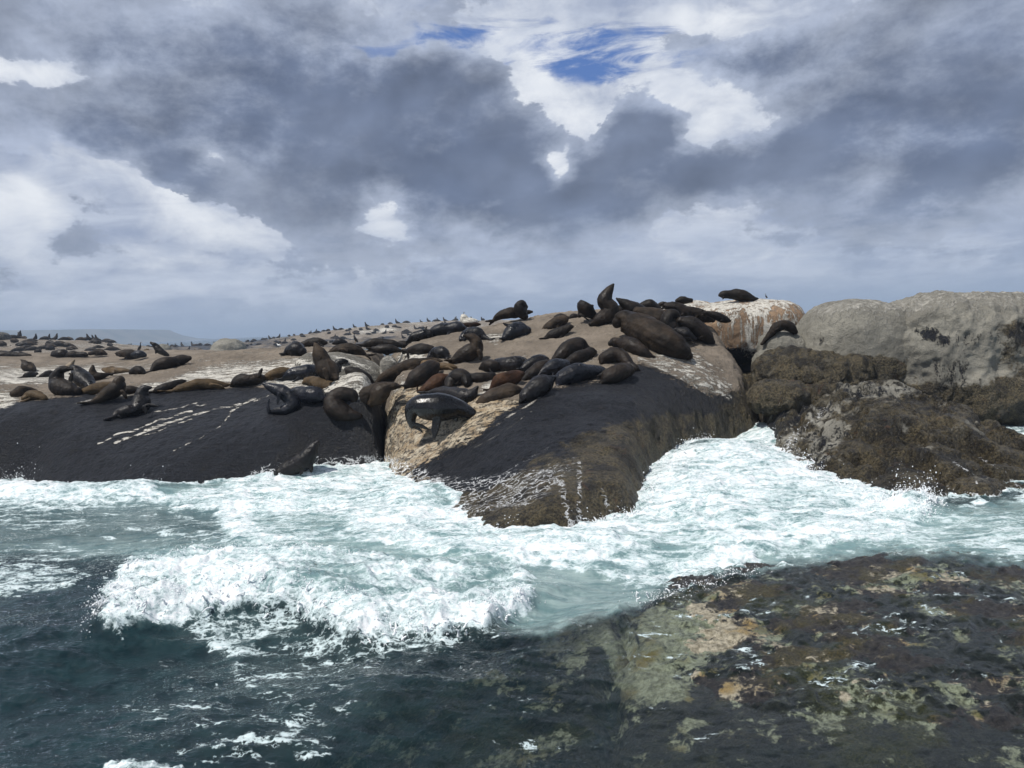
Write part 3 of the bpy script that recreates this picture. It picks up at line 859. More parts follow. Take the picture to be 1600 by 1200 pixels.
blob_rock('round_boulder', [(255, 551, 60, 13, 14, 0.6, 2.3, 0)], 0.06, M_rockR, M_far, ((0.7, 0.1, 4), (2.5, 0.06, 4)), 'grey round boulder right behind the seal with its head raised', seed=43.0)
blob_rock('flat_boulder', [(-4, 529, 100, 18, 10, 1.2, 2.6, 0)], 0.09, M_rockR, lambda p, n, u, v: dict(black=0.5, guano=0.2), ((0.7, 0.1, 4), (2.5, 0.06, 4)), 'dark flat topped boulder at the left edge of the far ridge', seed=44.0)
blob_rock('whitened_rock', [(735, 503, 30, 13, 6, 0.5, 2.3, -4), (725, 499, 30, 6, 8, 0.3, 2.2, 0)], 0.03, M_rockG, lambda p, n, u, v: dict(guano=1.0), ((1.5, 0.05, 4), (5., 0.03, 5)), 'small guano whitened rock on the skyline of the outcrop', seed=47.0)

# distant headland
hp = []
prof = [(-200, 520), (-60, 517), (30, 516), (60, 515.5), (115, 514.5), (124, 515.5), (132, 520), (145, 526), (165, 533), (200, 538), (230, 542)]
Yh = 1500.0
vs = []
for k_, (u_, v_) in enumerate(prof):
    q = P(u_, v_, Yh); n_ = 6 * math.sin(k_ * 1.7)
    vs += [(q[0], Yh - 60 + n_, -1.0), (q[0], Yh + n_ * .5, max(q[2] * 0.55, -1.0)), (q[0], Yh + 60, max(q[2], 0)), (q[0], Yh + 400, max(q[2], 0) * 0.9), (q[0], Yh + 500, -1.0)]
fc = []
for i in range(len(prof) - 1):
    for j in range(4):
        a = i * 5 + j
        fc.append((a, a + 5, a + 6, a + 1))
m_hill, t = new_mat('headland')
tc = t.node('ShaderNodeTexCoord').outputs['Object']
t.node('ShaderNodeOutputMaterial', {'Surface': t.node('ShaderNodeBsdfPrincipled', {'Base Color': t.mix(t.ss(t.noise(tc, 0.02, 5), 0.4, 0.6), (0.06, 0.07, 0.05), (0.14, 0.13, 0.1)), 'Roughness': 0.9}).outputs[0]})
tag(link('headland', mesh_from('headland', vs, fc, m_hill)), kind='structure')

# ------------------------------------------------------------------ submerged shelf in the foreground
sub_poly = [(-2.6, 3.0), (8.5, 3.0), (9.5, 9.0)] + [tuple(q[:2]) for q in cp((1660, 885, Zc, .1), (1560, 876, Zc, .1), (1400, 868, Zc, .1), (1200, 885, Zc, .0), (1060, 905, Zc, -.1), (960, 925, Zc, -.2), (820, 940, Zc, -.4), (700, 990, Zc, -.6), (520, 1060, Zc, -.8))]
sub_ctrl = cp((1050, 915, Zc, .03), (1200, 892, Zc, .14), (1400, 880, Zc, .2), (1560, 888, Zc, .2), (1660, 900, Zc, .15), (1000, 960, Zc, -.03), (940, 1000, Zc, -.1), (860, 960, Zc, -.4), (800, 1050, Zc, -.35), (680, 1050, Zc, -.55),
              (560, 1120, Zc, -.75), (500, 1200, Zc, -.9), (1080, 1000, Zc, .02), (1100, 1100, Zc, -.04), (1200, 980, Zc, .1), (1200, 1060, Zc, .06), (1400, 980, Zc, .16), (1400, 1060, Zc, .12), (1600, 1000, Zc, .18), (1600, 1150, Zc, .08), (1300, 1150, Zc, .0), (1480, 1190, Zc, .02), (1000, 1190, Zc, -.16), (820, 1200, Zc, -.4), (920, 1090, Zc, -.22)) + [(-2, 3.2, -1.3), (2, 3.2, -.35), (6, 3.2, -.1)]


def sub_masks(p, u, v):
    n = fbm(p[:, 0] * .9, p[:, 1] * .9, 0, 4)
    n2 = fbm(p[:, 0] * 2.3 + 7, p[:, 1] * 2.3, 0, 4)
    uu = u + 40 * n; vv = v + 28 * n2
    pale = 0.95 * soft(uu, vv, [(840, 960), (960, 950), (1080, 935), (1150, 960), (1170, 985), (1110, 1030), (1090, 1100), (1010, 1105), (950, 1080), (930, 1010), (880, 1060), (840, 1020)], 28)
    pale = np.maximum(pale, 0.8 * soft(uu, vv, [(1350, 885), (1500, 878), (1530, 905), (1440, 930), (1370, 905)], 18))
    pale = np.maximum(pale, 0.62 * soft(uu, vv, [(1100, 1040), (1240, 1050), (1320, 1070), (1300, 1095), (1120, 1085)], 22))
    pale = np.maximum(pale, 0.6 * soft(uu, vv, [(1320, 1110), (1420, 1100), (1420, 1130), (1340, 1135)], 18))
    pale = np.maximum(pale, 0.42 + 0.75 * n2)
    return dict(cream=pale, olive=0.5 + n, black=0, wet=1)


def sub_extra(X, Y, Z, d):
    q = [tuple(x[:2]) for x in cp((1000, 925, Zc, 0), (968, 965, Zc, 0), (985, 1000, Zc, 0), (945, 1050, Zc, 0), (962, 1100, Zc, 0), (930, 1160, Zc, 0))]
    dd = dline(X + 0.12 * fbm(X * 4, Y * 4, 0, 3), Y, q)
    return Z - 0.2 * np.exp(-(dd / 0.10) ** 2) + 0.05 * fbm(X * 3, Y * 3, 0, 4, ridge=True)


m_sub, t = new_mat('submerged_rock')
tc = t.node('ShaderNodeTexCoord').outputs['Object']
cream = t.attr('cream'); olive = t.attr('olive')
med = t.noise(tc, 4.0, 9, 0.68); fin = t.noise(tc, 16.0, 9, 0.72); spk = t.noise(tc, 60.0, 4, 0.65)
c = t.mix(t.ss(fin, 0.35, 0.65), (0.006, 0.007, 0.010), (0.040, 0.036, 0.032))
c = t.mix(t.ss(t.m('ADD', olive, t.m('MULTIPLY', t.m('SUBTRACT', t.noise(tc, 3.0, 7, 0.65), 0.5), 2)), 0.45, 0.8, 0, 0.85), c, t.mix(t.ss(spk, 0.4, 0.6), (0.016, 0.018, 0.007), (0.09, 0.075, 0.03)))
c = t.mix(t.ss(t.noise(tc, 9.0, 6, 0.7, 0.5), 0.6, 0.68, 0, 0.8), c, (0.17, 0.145, 0.09))
rag = t.m('ADD', t.m('MULTIPLY', t.noise(tc, 2.2, 10, 0.72, 0.3), .65), t.m('MULTIPLY', fin, .35))
pm = t.ss(t.m('ADD', cream, t.m('MULTIPLY', t.m('SUBTRACT', rag, 0.5), 3.6)), 0.58, 0.80)
pc = t.mix(t.ss(fin, 0.35, 0.65), (0.17, 0.15, 0.10), (0.55, 0.50, 0.38))
pc = t.mix(t.ss(t.noise(tc, 2.0, 4, 0.6), 0.52, 0.66, 0, 0.85), pc, (0.27, 0.18, 0.05))
pc = t.mix(t.ss(spk, 0.55, 0.65, 0, 0.5), pc, (0.05, 0.045, 0.03))
c = t.mix(pm, c, pc)
h = t.m('ADD', t.m('MULTIPLY', med, 0.5), t.m('ADD', t.m('MULTIPLY', fin, 0.5), t.m('MULTIPLY', spk, 0.15)))
p_ = t.node('ShaderNodeBsdfPrincipled', {'Base Color': c, 'Roughness': 0.3, 'Normal': t.bump(h, 0.9, 0.09)})
t.node('ShaderNodeOutputMaterial', {'Surface': p_.outputs[0]})
SUB = []
heightfield('submerged_rock', sub_poly, sub_ctrl, 0.02, 0.35, -1.3, m_sub, sub_masks, bumps=((1.2, 0.07, 5), (5.0, 0.04, 4), (18., 0.012, 2)), seed=61.1, edge_noise=0.3, extra=sub_extra)
tag(bpy.data.objects['submerged_rock'], kind='structure')
SUBHF = HFS.pop()

# sea bed
vs = np.array([(-60, 1, -2.6), (60, 1, -2.6), (60, 60, -2.6), (-60, 60, -2.6)], float)
m_bed, t = new_mat('sea_bed')
t.node('ShaderNodeOutputMaterial', {'Surface': t.node('ShaderNodeBsdfPrincipled', {'Base Color': t.mix(t.noise(t.node('ShaderNodeTexCoord').outputs['Object'], 1.5, 5), (0.01, 0.012, 0.01), (0.05, 0.05, 0.04)), 'Roughness': 0.9}).outputs[0]})
tag(link('sea_bed', mesh_from('sea_bed', vs, np.array([[0, 1, 2, 3]]), m_bed)), kind='structure')

# ------------------------------------------------------------------ the sea near the boat
NR, NC = 950, 1150
Yr = 3.0 * (60.0 / 3.0) ** (np.arange(NR) / (NR - 1))
sc_ = np.linspace(-0.95, 0.95, NC)
WY = np.repeat(Yr[:, None], NC, 1)
WX = WY * sc_[None, :]


def flat(pts):
    return [tuple(PZ(u, v, 0.0)[:2]) for u, v in pts]


def water_height(X, Y):
    z = 0.05 * fbm(X * 0.16 + 2, Y * 0.3, 0, 3) + 0.07 * fbm(X * 0.5 + Y * 0.2, Y * 0.7 - X * 0.15, 1.0, 4)
    near = sstep(Y, 11.5, 8.0)
    r_ = fbm(X * 0.75 + Y * 0.55 + 4, Y * 1.2 - X * 0.3, 0.0, 5, 0.55, ridge=True)
    z = z + 0.10 * near * r_
    # swell running ahead of the bore, lower left
    ph = (Y * 0.92 - X * 0.38)
    z = z + 0.10 * near * np.sin(ph * 2.2 + 1.2 * fbm(X * .3, Y * .3, 5, 2))
    # the broken bore
    base = flat([(140, 1012), (200, 1002), (300, 985), (400, 975), (470, 985), (560, 1010), (640, 1016), (760, 1000), (850, 960), (950, 930), (1060, 912)])
    base = [(base[0][0] - 2.2, base[0][1] + 0.5), (base[0][0] - 1.0, base[0][1] + 0.15)] + base
    bx = np.array([q[0] for q in base]); by = np.array([q[1] for q in base])
    yb = np.interp(X, bx, by)
    dd = (Y - yb) + 0.14 * fbm(X * 1.3, Y * 1.0, 0, 4)
    amp = np.interp(X, [bx[0], bx[1], bx[2] - 0.1, bx[2] + 0.25, bx[5], bx[9], bx[10], bx[11], bx[12]], [0.0, 0.08, 0.14, 0.27, 0.32, 0.30, 0.20, 0.1, 0.0])
    pr = sstep(dd, -0.15, 0.55) * (0.22 + 0.78 * np.exp(-np.clip(dd - 0.5, 0, 50) / 1.3))
    pr = pr * np.exp(-np.clip(dd - 2, 0, 50) / 4.0)
    z = z + amp * pr
    # trough just ahead
    z = z - 0.08 * amp / 0.4 * np.exp(-((dd + 0.5) / 0.45) ** 2)

    def bump(u, v, rx, ry, h, z0=0.0, rot=0.0):
        q = PZ(u, v, z0)
        ca, sa = math.cos(rot), math.sin(rot)
        ax = (X - q[0]) * ca + (Y - q[1]) * sa; ay = -(X - q[0]) * sa + (Y - q[1]) * ca
        return h * np.exp(-((ax / rx) ** 2 + (ay / ry) ** 2))
    z = z + bump(1130, 705, 1.5, 2.2, 0.42, .3) + bump(1200, 660, 0.7, 1.5, 0.42, .5) + bump(1060, 790, 1.6, 1.3, 0.14) + bump(1300, 775, 1.0, .7, 0.10)
    z = z + bump(1425, 790, 0.42, 0.35, 0.30, .1) + bump(1180, 820, 1.5, .8, 0.13) + bump(1100, 860, 1.6, .45, 0.12)
    z = z + bump(205, 765, 1.1, .6, 0.22, .1) + bump(90, 765, 1.3, .7, 0.16, .1) + bump(-80, 765, 2, .9, 0.2, .1) + bump(480, 730, .9, .6, 0.12, .1) + bump(660, 770, .8, .9, 0.22, .1) + bump(1050, 745, .6, 1.2, 0.16, .2)
    z = z + bump(620, 850, 2.2, .6, 0.10) + bump(300, 850, 2.0, .5, 0.06) + bump(860, 860, 1.5, .5, .1)
    z = z + bump(350, 800, 3.0, .6, -0.12) + bump(150, 850, 2.5, .6, -0.1)
    return z


WZ = water_height(WX, WY)


def pvu(x, y):
    q = project(np.stack([x, y, 0 * x], -1).reshape(-1, 3))[0]
    return q.reshape(x.shape)


Hrock = H(WX, WY)
Hsub = H(WX, WY, [SUBHF])
film = -0.006 + 0.05 * fbm(WX * 1.1, WY * 2.0, 0, 4) + 0.05 * sstep(pvu(WX, WY), 1080, 960)
region = sstep(Hsub, -0.35, -0.05)
zf = Hsub + film
k_ = 0.06
WZ2 = np.where(region > 0, WZ * (1 - region) + np.maximum(WZ * 0.4 + 0.02, zf) * region, WZ)
WZ = np.where(WY < 11.5, WZ2, WZ)
pu, pv = project(np.stack([WX, WY, WZ], -1).reshape(-1, 3))
pu = pu.reshape(WX.shape); pv = pv.reshape(WX.shape)
n1_ = fbm(WX * 0.9, WY * 0.9, 3.3, 4); n2_ = fbm(WX * 0.9 + 20, WY * 0.9, 7.1, 4)
fsz = 130.0 / WY            # noise shift in pixels shrinks with distance
hf1 = fbm(WX * 4.5, WY * 4.5, 1.3, 4, 0.6); hf2 = fbm(WX * 4.5 + 9, WY * 4.5, 6.1, 4, 0.6)
U = pu + n1_ * fsz * 2.2 + hf1 * fsz * 0.9; V = pv + n2_ * fsz * 1.3 + hf2 * fsz * 1.3
BAND = [(-400, 745), (0, 748), (60, 738), (150, 740), (230, 732), (262, 772), (330, 755), (420, 732), (500, 705), (590, 698), (680, 760), (760, 800), (960, 780), (990, 720), (1060, 670), (1150, 630), (1200, 580), (1260, 600), (1250, 690), (1310, 730), (1400, 765), (1440, 735), (1470, 770), (1460, 805), (1420, 845), (1230, 862), (1150, 892), (1080, 918), (1000, 925), (900, 895), (700, 872), (500, 850), (330, 850), (200, 846), (0, 838), (-400, 830)]
BORE = [(165, 905), (205, 868), (300, 852), (420, 848), (560, 862), (700, 880), (820, 888), (842, 930), (822, 962), (740, 992), (640, 1000), (560, 996), (470, 968), (400, 958), (320, 968), (240, 988), (165, 988), (152, 950)]


def reg(poly, blur):
    return soft(U, V, poly, blur)


foam = (0.78 + 0.34 * fbm(WX * 0.55 + WY * 0.1, WY * 1.1, 4.2, 4)) * reg(BAND, 12)
foam = foam - 0.42 * reg([(-300, 800), (60, 792), (200, 785), (330, 800), (350, 835), (250, 850), (60, 850), (-300, 850)], 14) * 1.0
foam = foam - 0.30 * reg([(380, 800), (540, 812), (560, 835), (420, 835)], 12)
foam = foam - 0.25 * reg([(840, 905), (960, 850), (1130, 840), (1050, 900), (900, 930)], 16)
foam = np.maximum(foam, (0.80 + 0.35 * fbm(WX * 1.0, WY * 1.0, 8.8, 4)) * reg(BORE, 20))
foam = foam - 0.22 * reg([(420, 880), (560, 880), (700, 905), (820, 905), (800, 940), (640, 935), (500, 915)], 14)
foam = np.maximum(foam, 0.52 * reg([(1190, 855), (1420, 800), (1500, 800), (1620, 790), (1700, 880), (1560, 872), (1400, 862), (1220, 885)], 10))
foam = np.maximum(foam, 0.55 * reg([(-200, 885), (60, 880), (150, 900), (110, 932), (0, 942), (-200, 940)], 10))
foam = np.maximum(foam, 0.42 * reg([(0, 850), (180, 850), (190, 880), (60, 890), (-60, 880)], 10))
foam = np.maximum(foam, 0.52 * reg([(280, 965), (400, 950), (560, 985), (700, 985), (820, 950), (830, 975), (700, 1025), (560, 1040), (420, 1020), (380, 1060), (330, 1030)], 22))
foam = np.maximum(foam, 0.40 * reg([(300, 985), (560, 1000), (560, 1120), (520, 1200), (430, 1210), (400, 1100)], 26))
foam = np.maximum(foam, 0.36 * reg([(180, 1090), (300, 1060), (460, 1050), (540, 1120), (500, 1200), (180, 1210)], 24))
foam = np.maximum(foam, 0.85 * reg([(140, 1215), (190, 1185), (260, 1190), (330, 1215)], 8))
foam = np.maximum(foam, 0.33 * reg([(1000, 900), (1700, 880), (1700, 1000), (1500, 1100), (1100, 1100), (950, 1050)], 40))
foam = np.maximum(foam, 0.24 * reg([(700, 1000), (1100, 1100), (1200, 1200), (700, 1210)], 40))
foam = np.maximum(foam, 0.7 * reg([(1540, 650), (1700, 640), (1700, 740), (1600, 725), (1560, 690)], 6))
# foam gathers where the sea meets the rock
contact = np.exp(-np.clip(WZ - Hrock, 0, 9) / 0.12) * (WY > 11)
foam = np.clip(np.maximum(foam, 0.8 * contact), 0, 1)
aer = np.maximum(0.95 * reg([(-300, 750), (300, 750), (600, 700), (1000, 790), (1200, 600), (1300, 740), (1500, 790), (1700, 780), (1700, 885), (1400, 870), (1200, 890), (1060, 915), (1000, 950), (900, 965), (820, 990), (600, 960), (300, 930), (200, 870), (-300, 860)], 16) - 0.5 * reg([(-300, 790), (200, 785), (340, 800), (340, 845), (60, 858), (-300, 858)], 18), 0)
aer = np.maximum(aer, 0.13 * reg([(300, 985), (560, 990), (700, 1010), (560, 1130), (430, 1210), (380, 1100)], 60))
aer = np.clip(np.maximum(aer, (foam - 0.3) * 0.9), 0, 1)
# churned relief where there is foam
b1 = np.abs(fbm(WX * 1.3 + 3 * n2_ * .3, WY * 1.9, 0.5, 4))
b2 = fbm(WX * 4.2 + n1_, WY * 6.0, 0.9, 4, 0.6)
b3 = fbm(WX * 13.0, WY * 15.0, 0.3, 3, 0.6)
fm_ = sstep(foam, 0.25, 0.95)
bore_m = reg(BORE, 14)
WZ = WZ + fm_ * (0.24 * (0.35 - b1) + 0.045 * b2 + 0.007 * b3) + bore_m * (0.045 * fbm(WX * 2.6, WY * 1.6, 4.4, 5, 0.65, ridge=True) + 0.04 * b2)
WX2 = WX + fm_ * 0.05 * fbm(WX * 3.1, WY * 3.1, 9.1, 3) ; WY2 = WY + fm_ * 0.06 * fbm(WX * 3.1 + 40, WY * 3.1, 9.1, 3)
# small ripples everywhere
WZ = WZ + (1 - 0.6 * fm_) * 0.012 * fbm(WX * 3.4 + WY * 1.6, WY * 5.2 - WX * 1.2, 2.0, 4, 0.6, ridge=True) * sstep(WY, 40, 12)
thick = np.clip(WZ - np.maximum(Hsub, -3), 0, 3)
onrock = sstep(WZ - Hrock, 0.45, 0.0)
pts = np.stack([WX2, WY2, WZ], -1).reshape(-1, 3)
fc = grid_faces(NR, NC)
hid = (Hrock > WZ + 0.35).reshape(-1)
fc = fc[~hid[fc].all(1)]
used = np.unique(fc); remap = np.full(len(pts), -1); remap[used] = np.arange(len(used))

m_w, t = new_mat('sea_water')
tc = t.node('ShaderNodeTexCoord').outputs['Object']
foamA = t.attr('foam'); aerA = t.attr('aer'); thk = t.attr('thick')
wv = t.mapping(tc, rot=(0, 0, 0.35), sc=(1.0, 2.0, 1.0))
rip = t.noise(wv, 3.2, 7, 0.62, 0.4)
rip2 = t.noise(wv, 11.0, 6, 0.6, 0.3)
# lacy foam: warped cells
wc = t.vm('ADD', t.mapping(tc, rot=(0, 0, 0.25), sc=(0.7, 1.5, 1.0)), t.vm('SCALE', t.vm('SUBTRACT', t.noise(tc, 1.3, 6, 0.62, 0, out=1), (0.5, 0.5, 0.5)), s=1.5))
v1 = t.node('ShaderNodeTexVoronoi', {'Vector': wc, 'Scale': 2.6}, feature='DISTANCE_TO_EDGE').outputs['Distance']
v2 = t.node('ShaderNodeTexVoronoi', {'Vector': wc, 'Scale': 7.5}, feature='DISTANCE_TO_EDGE').outputs['Distance']
lace = t.m('MAXIMUM', t.ss(v1, 0.16, 0.0), t.m('MULTIPLY', t.ss(v2, 0.2, 0.0), 0.75))
fst = t.mapping(tc, rot=(0, 0, 0.2), sc=(1.0, 2.6, 1.0))
nf = t.noise(fst, 1.7, 10, 0.64, 0.8)
nf2 = t.noise(fst, 7.0, 6, 0.62, 0.6)
pat = t.m('ADD', t.m('MULTIPLY', t.m('SUBTRACT', nf, 0.5), 2.6), t.m('MULTIPLY', t.m('SUBTRACT', nf2, 0.5), 0.9))
cov = t.m('ADD', t.m('MULTIPLY', foamA, 1.12), t.m('ADD', t.m('MULTIPLY', pat, 0.70), t.m('MULTIPLY', t.m('SUBTRACT', lace, 0.45), 0.34)))
fmask = t.ss(cov, t.ss(foamA, 0.3, 0.8, 0.60, 0.42), t.ss(foamA, 0.3, 0.8, 0.80, 0.98))
fmask = t.m('MULTIPLY', fmask, t.ss(foamA, 0.05, 0.25))
murk = t.mix(t.m('POWER', aerA, 1.3), t.mix(t.ss(rip, 0.35, 0.65), (0.005, 0.018, 0.023), (0.011, 0.034, 0.040)), t.mix(t.ss(nf, 0.35, 0.65), (0.16, 0.27, 0.28), (0.38, 0.50, 0.49)))
opac = t.m('SUBTRACT', 1.0, t.m('EXPONENT', t.m('MULTIPLY', t.m('ADD', thk, t.m('MULTIPLY', aerA, 1.2)), -1.05)))
nb = t.bump(t.m('ADD', rip, t.m('MULTIPLY', rip2, 0.3)), 0.5, t.ss(thk, 0.0, 0.5, 0.03, 0.09))
diff = t.node('ShaderNodeBsdfDiffuse', {'Color': murk, 'Normal': nb})
trn = t.node('ShaderNodeBsdfTransparent', {'Color': (0.80, 0.90, 0.88, 1)})
under = t.node('ShaderNodeMixShader', {0: opac, 1: trn.outputs[0], 2: diff.outputs[0]})
gl = t.node('ShaderNodeBsdfGlossy', {'Color': (1, 1, 1, 1), 'Roughness': 0.05, 'Normal': nb})
fr = t.node('ShaderNodeFresnel', {'IOR': 1.333, 'Normal': nb})
wet_ = t.node('ShaderNodeMixShader', {0: fr.outputs[0], 1: under.outputs[0], 2: gl.outputs[0]})
fb = t.bump(t.m('ADD', t.m('MULTIPLY', nf, 1.0), t.m('MULTIPLY', nf2, 0.5)), 0.55, 0.10)
fcol = t.mix(t.ss(cov, 0.75, 1.25), (0.55, 0.66, 0.68), (0.86, 0.88, 0.90))
fcol = t.mix(t.ss(nf2, 0.58, 0.36, 0, 0.35), fcol, (0.5, 0.64, 0.66))
fsh = t.node('ShaderNodeBsdfPrincipled', {'Base Color': fcol, 'Roughness': 0.55, 'Normal': fb})
t.set(fsh, 'Specular IOR Level', 0.3)
outw = t.node('ShaderNodeMixShader', {0: fmask, 1: wet_.outputs[0], 2: fsh.outputs[0]})
t.node('ShaderNodeOutputMaterial', {'Surface': outw.outputs[0]})
me = mesh_from('water', pts[used], remap[fc], m_w, attrs={'foam': foam.reshape(-1)[used], 'aer': aer.reshape(-1)[used], 'thick': thick.reshape(-1)[used]})
tag(link('water', me), kind='structure')

# open sea out to the horizon, with a cut-out where the near water lies
ys = [Yr[0], Yr[-1]]
a = 0.95
R_ = 4200.0
ov = [(-a * ys[0], ys[0], -.02), (a * ys[0], ys[0], -.02), (a * ys[1], ys[1], -.02), (-a * ys[1], ys[1], -.02), (-R_, -R_, -.02), (R_, -R_, -.02), (R_, R_, -.02), (-R_, R_, -.02)]
m_s, t = new_mat('open_sea')
tc = t.node('ShaderNodeTexCoord').outputs['Object']
rip = t.noise(t.mapping(tc, sc=(0.5, 1.0, 1.0)), 0.6, 8, 0.65)
cap = t.ss(t.noise(t.mapping(tc, sc=(0.3, 1.0, 1.0)), 0.25, 9, 0.7), 0.62, 0.68)
p_ = t.node('ShaderNodeBsdfPrincipled', {'Base Color': t.mix(cap, (0.02, 0.045, 0.055), (0.7, 0.72, 0.73)), 'Roughness': 0.25, 'IOR': 1.333, 'Normal': t.bump(rip, 0.9, 0.5)})
t.node('ShaderNodeOutputMaterial', {'Surface': p_.outputs[0]})
tag(link('open_sea', mesh_from('open_sea', ov, [(0, 4, 5, 1), (1, 5, 6, 2), (2, 6, 7, 3), (3, 7, 4, 0)], m_s, smooth=False)), kind='structure')

# ------------------------------------------------------------------ spray
def wz_at(x, y):
    """height of the water mesh at a plan position"""
    r_ = np.log(np.clip(y, 3.01, 59.9) / 3.0) / math.log(20.0) * (NR - 1)
    c_ = np.clip((x / y + 0.95) / 1.9, 0, 0.999) * (NC - 1)
    return WZ[np.clip(r_.astype(int), 0, NR - 1), np.clip(c_.astype(int), 0, NC - 1)]


OCT = np.array([(1, 0, 0), (-1, 0, 0), (0, 1, 0), (0, -1, 0), (0, 0, 1), (0, 0, -1)], float)
phi = (1 + 5 ** 0.5) / 2
ICO = np.array([(-1, phi, 0), (1, phi, 0), (-1, -phi, 0), (1, -phi, 0), (0, -1, phi), (0, 1, phi), (0, -1, -phi), (0, 1, -phi), (phi, 0, -1), (phi, 0, 1), (-phi, 0, -1), (-phi, 0, 1)]) / math.sqrt(1 + phi * phi)
ICF = np.array([(0, 11, 5), (0, 5, 1), (0, 1, 7), (0, 7, 10), (0, 10, 11), (1, 5, 9), (5, 11, 4), (11, 10, 2), (10, 7, 6), (7, 1, 8), (3, 9, 4), (3, 4, 2), (3, 2, 6), (3, 6, 8), (3, 8, 9), (4, 9, 5), (2, 4, 11), (6, 2, 10), (8, 6, 7), (9, 8, 1)])
drops = []


def spray_line(pts, n, up, spread, size=(0.003, 0.011), strands=0, back=0.0, zb=0.15):
    """droplets thrown up from a line on the water given in picture points"""
    w_ = np.array([PZ(u, v, zb)[:2] for u, v in pts])
    seg = np.hypot(*(w_[1:] - w_[:-1]).T); cum = np.concatenate([[0], np.cumsum(seg)])
    s_ = RNG.uniform(0, cum[-1], n)
    x = np.interp(s_, cum, w_[:, 0]); y = np.interp(s_, cum, w_[:, 1])
    cl = 0.35 + 0.65 * (fbm(x * 2.3, y * 2.3, up, 3) > 0)
    x = x + RNG.normal(0, spread, n); y = y + RNG.normal(0, spread, n) + back * RNG.uniform(0, 1, n)
    z = wz_at(x, y) + RNG.exponential(up, n) * cl
    r_ = size[0] + (size[1] - size[0]) * RNG.uniform(0, 1, n) ** 3
    for i in range(n):
        drops.append((x[i], y[i], z[i], r_[i], r_[i] * RNG.uniform(0.7, 1.6)))
    for _ in range(strands):
        s0 = RNG.uniform(0, cum[-1])
        p = np.array([np.interp(s0, cum, w_[:, 0]) + RNG.normal(0, spread * .7), np.interp(s0, cum, w_[:, 1]) + RNG.normal(0, spread * .7), 0.0])
        p[2] = wz_at(p[:1], p[1:2])[0] - 0.01
        d = np.array([RNG.normal(0, .5), RNG.normal(0, .5), 1.0]); d /= np.linalg.norm(d)
        k = int(RNG.integers(5, 16)); rr = RNG.uniform(0.007, 0.018) * size[1] / 0.011
        for j in range(k):
            drops.append((p[0], p[1], p[2], rr, rr))
            d = d + RNG.normal(0, .28, 3); d[2] -= 0.09; d /= np.linalg.norm(d)
            p = p + d * rr * 1.15; rr *= RNG.uniform(0.82, 1.02)


spray_line([(155, 985), (165, 930), (205, 880)], 700, 0.05, 0.10, strands=25)
spray_line([(160, 985), (240, 985), (300, 968), (400, 958), (470, 968), (560, 995), (640, 1000), (740, 990), (830, 950)], 1600, 0.03, 0.09, strands=110, back=0.35, zb=0.05)
spray_line([(205, 880), (300, 860), (420, 855), (560, 870)], 700, 0.03, 0.2, strands=8)
spray_line([(-20, 745), (60, 742), (150, 742), (230, 735), (255, 750)], 3200, 0.09, 0.22, size=(0.004, 0.013), strands=60)
spray_line([(-60, 730), (10, 730), (60, 740)], 1800, 0.16, 0.3, size=(0.004, 0.012))
spray_line([(1000, 800), (1030, 745), (1100, 692), (1180, 668), (1215, 660)], 1100, 0.06, 0.14, size=(0.005, 0.016), strands=8)
spray_line([(1200, 665), (1225, 660), (1222, 700), (1290, 750), (1390, 785)], 1300, 0.10, 0.14, size=(0.004, 0.014), strands=70)
spray_line([(1395, 785), (1440, 770), (1460, 780), (1440, 800)], 900, 0.10, 0.09, size=(0.004, 0.013), strands=90)
spray_line([(780, 825), (900, 815), (1000, 800)], 500, 0.05, 0.06, size=(0.004, 0.012), strands=40)
spray_line([(1000, 925), (1080, 912), (1180, 890)], 500, 0.02, 0.12, size=(0.003, 0.009), strands=20)
spray_line([(400, 745), (500, 722), (590, 715)], 400, 0.05, 0.1, size=(0.005, 0.014), strands=40)
D_ = np.array(drops)
n = len(D_)
V_ = D_[:, None, :3] + ICO[None] * np.stack([D_[:, 3], D_[:, 3], D_[:, 4]], 1)[:, None, :]
F_ = ICF[None] + (np.arange(n) * 12)[:, None, None]
m_sp, t = new_mat('spray')
p_ = t.node('ShaderNodeBsdfPrincipled', {'Base Color': (0.85, 0.88, 0.9, 1), 'Roughness': 0.3})
t.node('ShaderNodeOutputMaterial', {'Surface': p_.outputs[0]})
o = link('spray', mesh_from('spray', V_.reshape(-1, 3), F_.reshape(-1, 3), m_sp))
tag(o, 'white water droplets thrown up along the breaking wave crests', 'sea spray', kind='stuff')

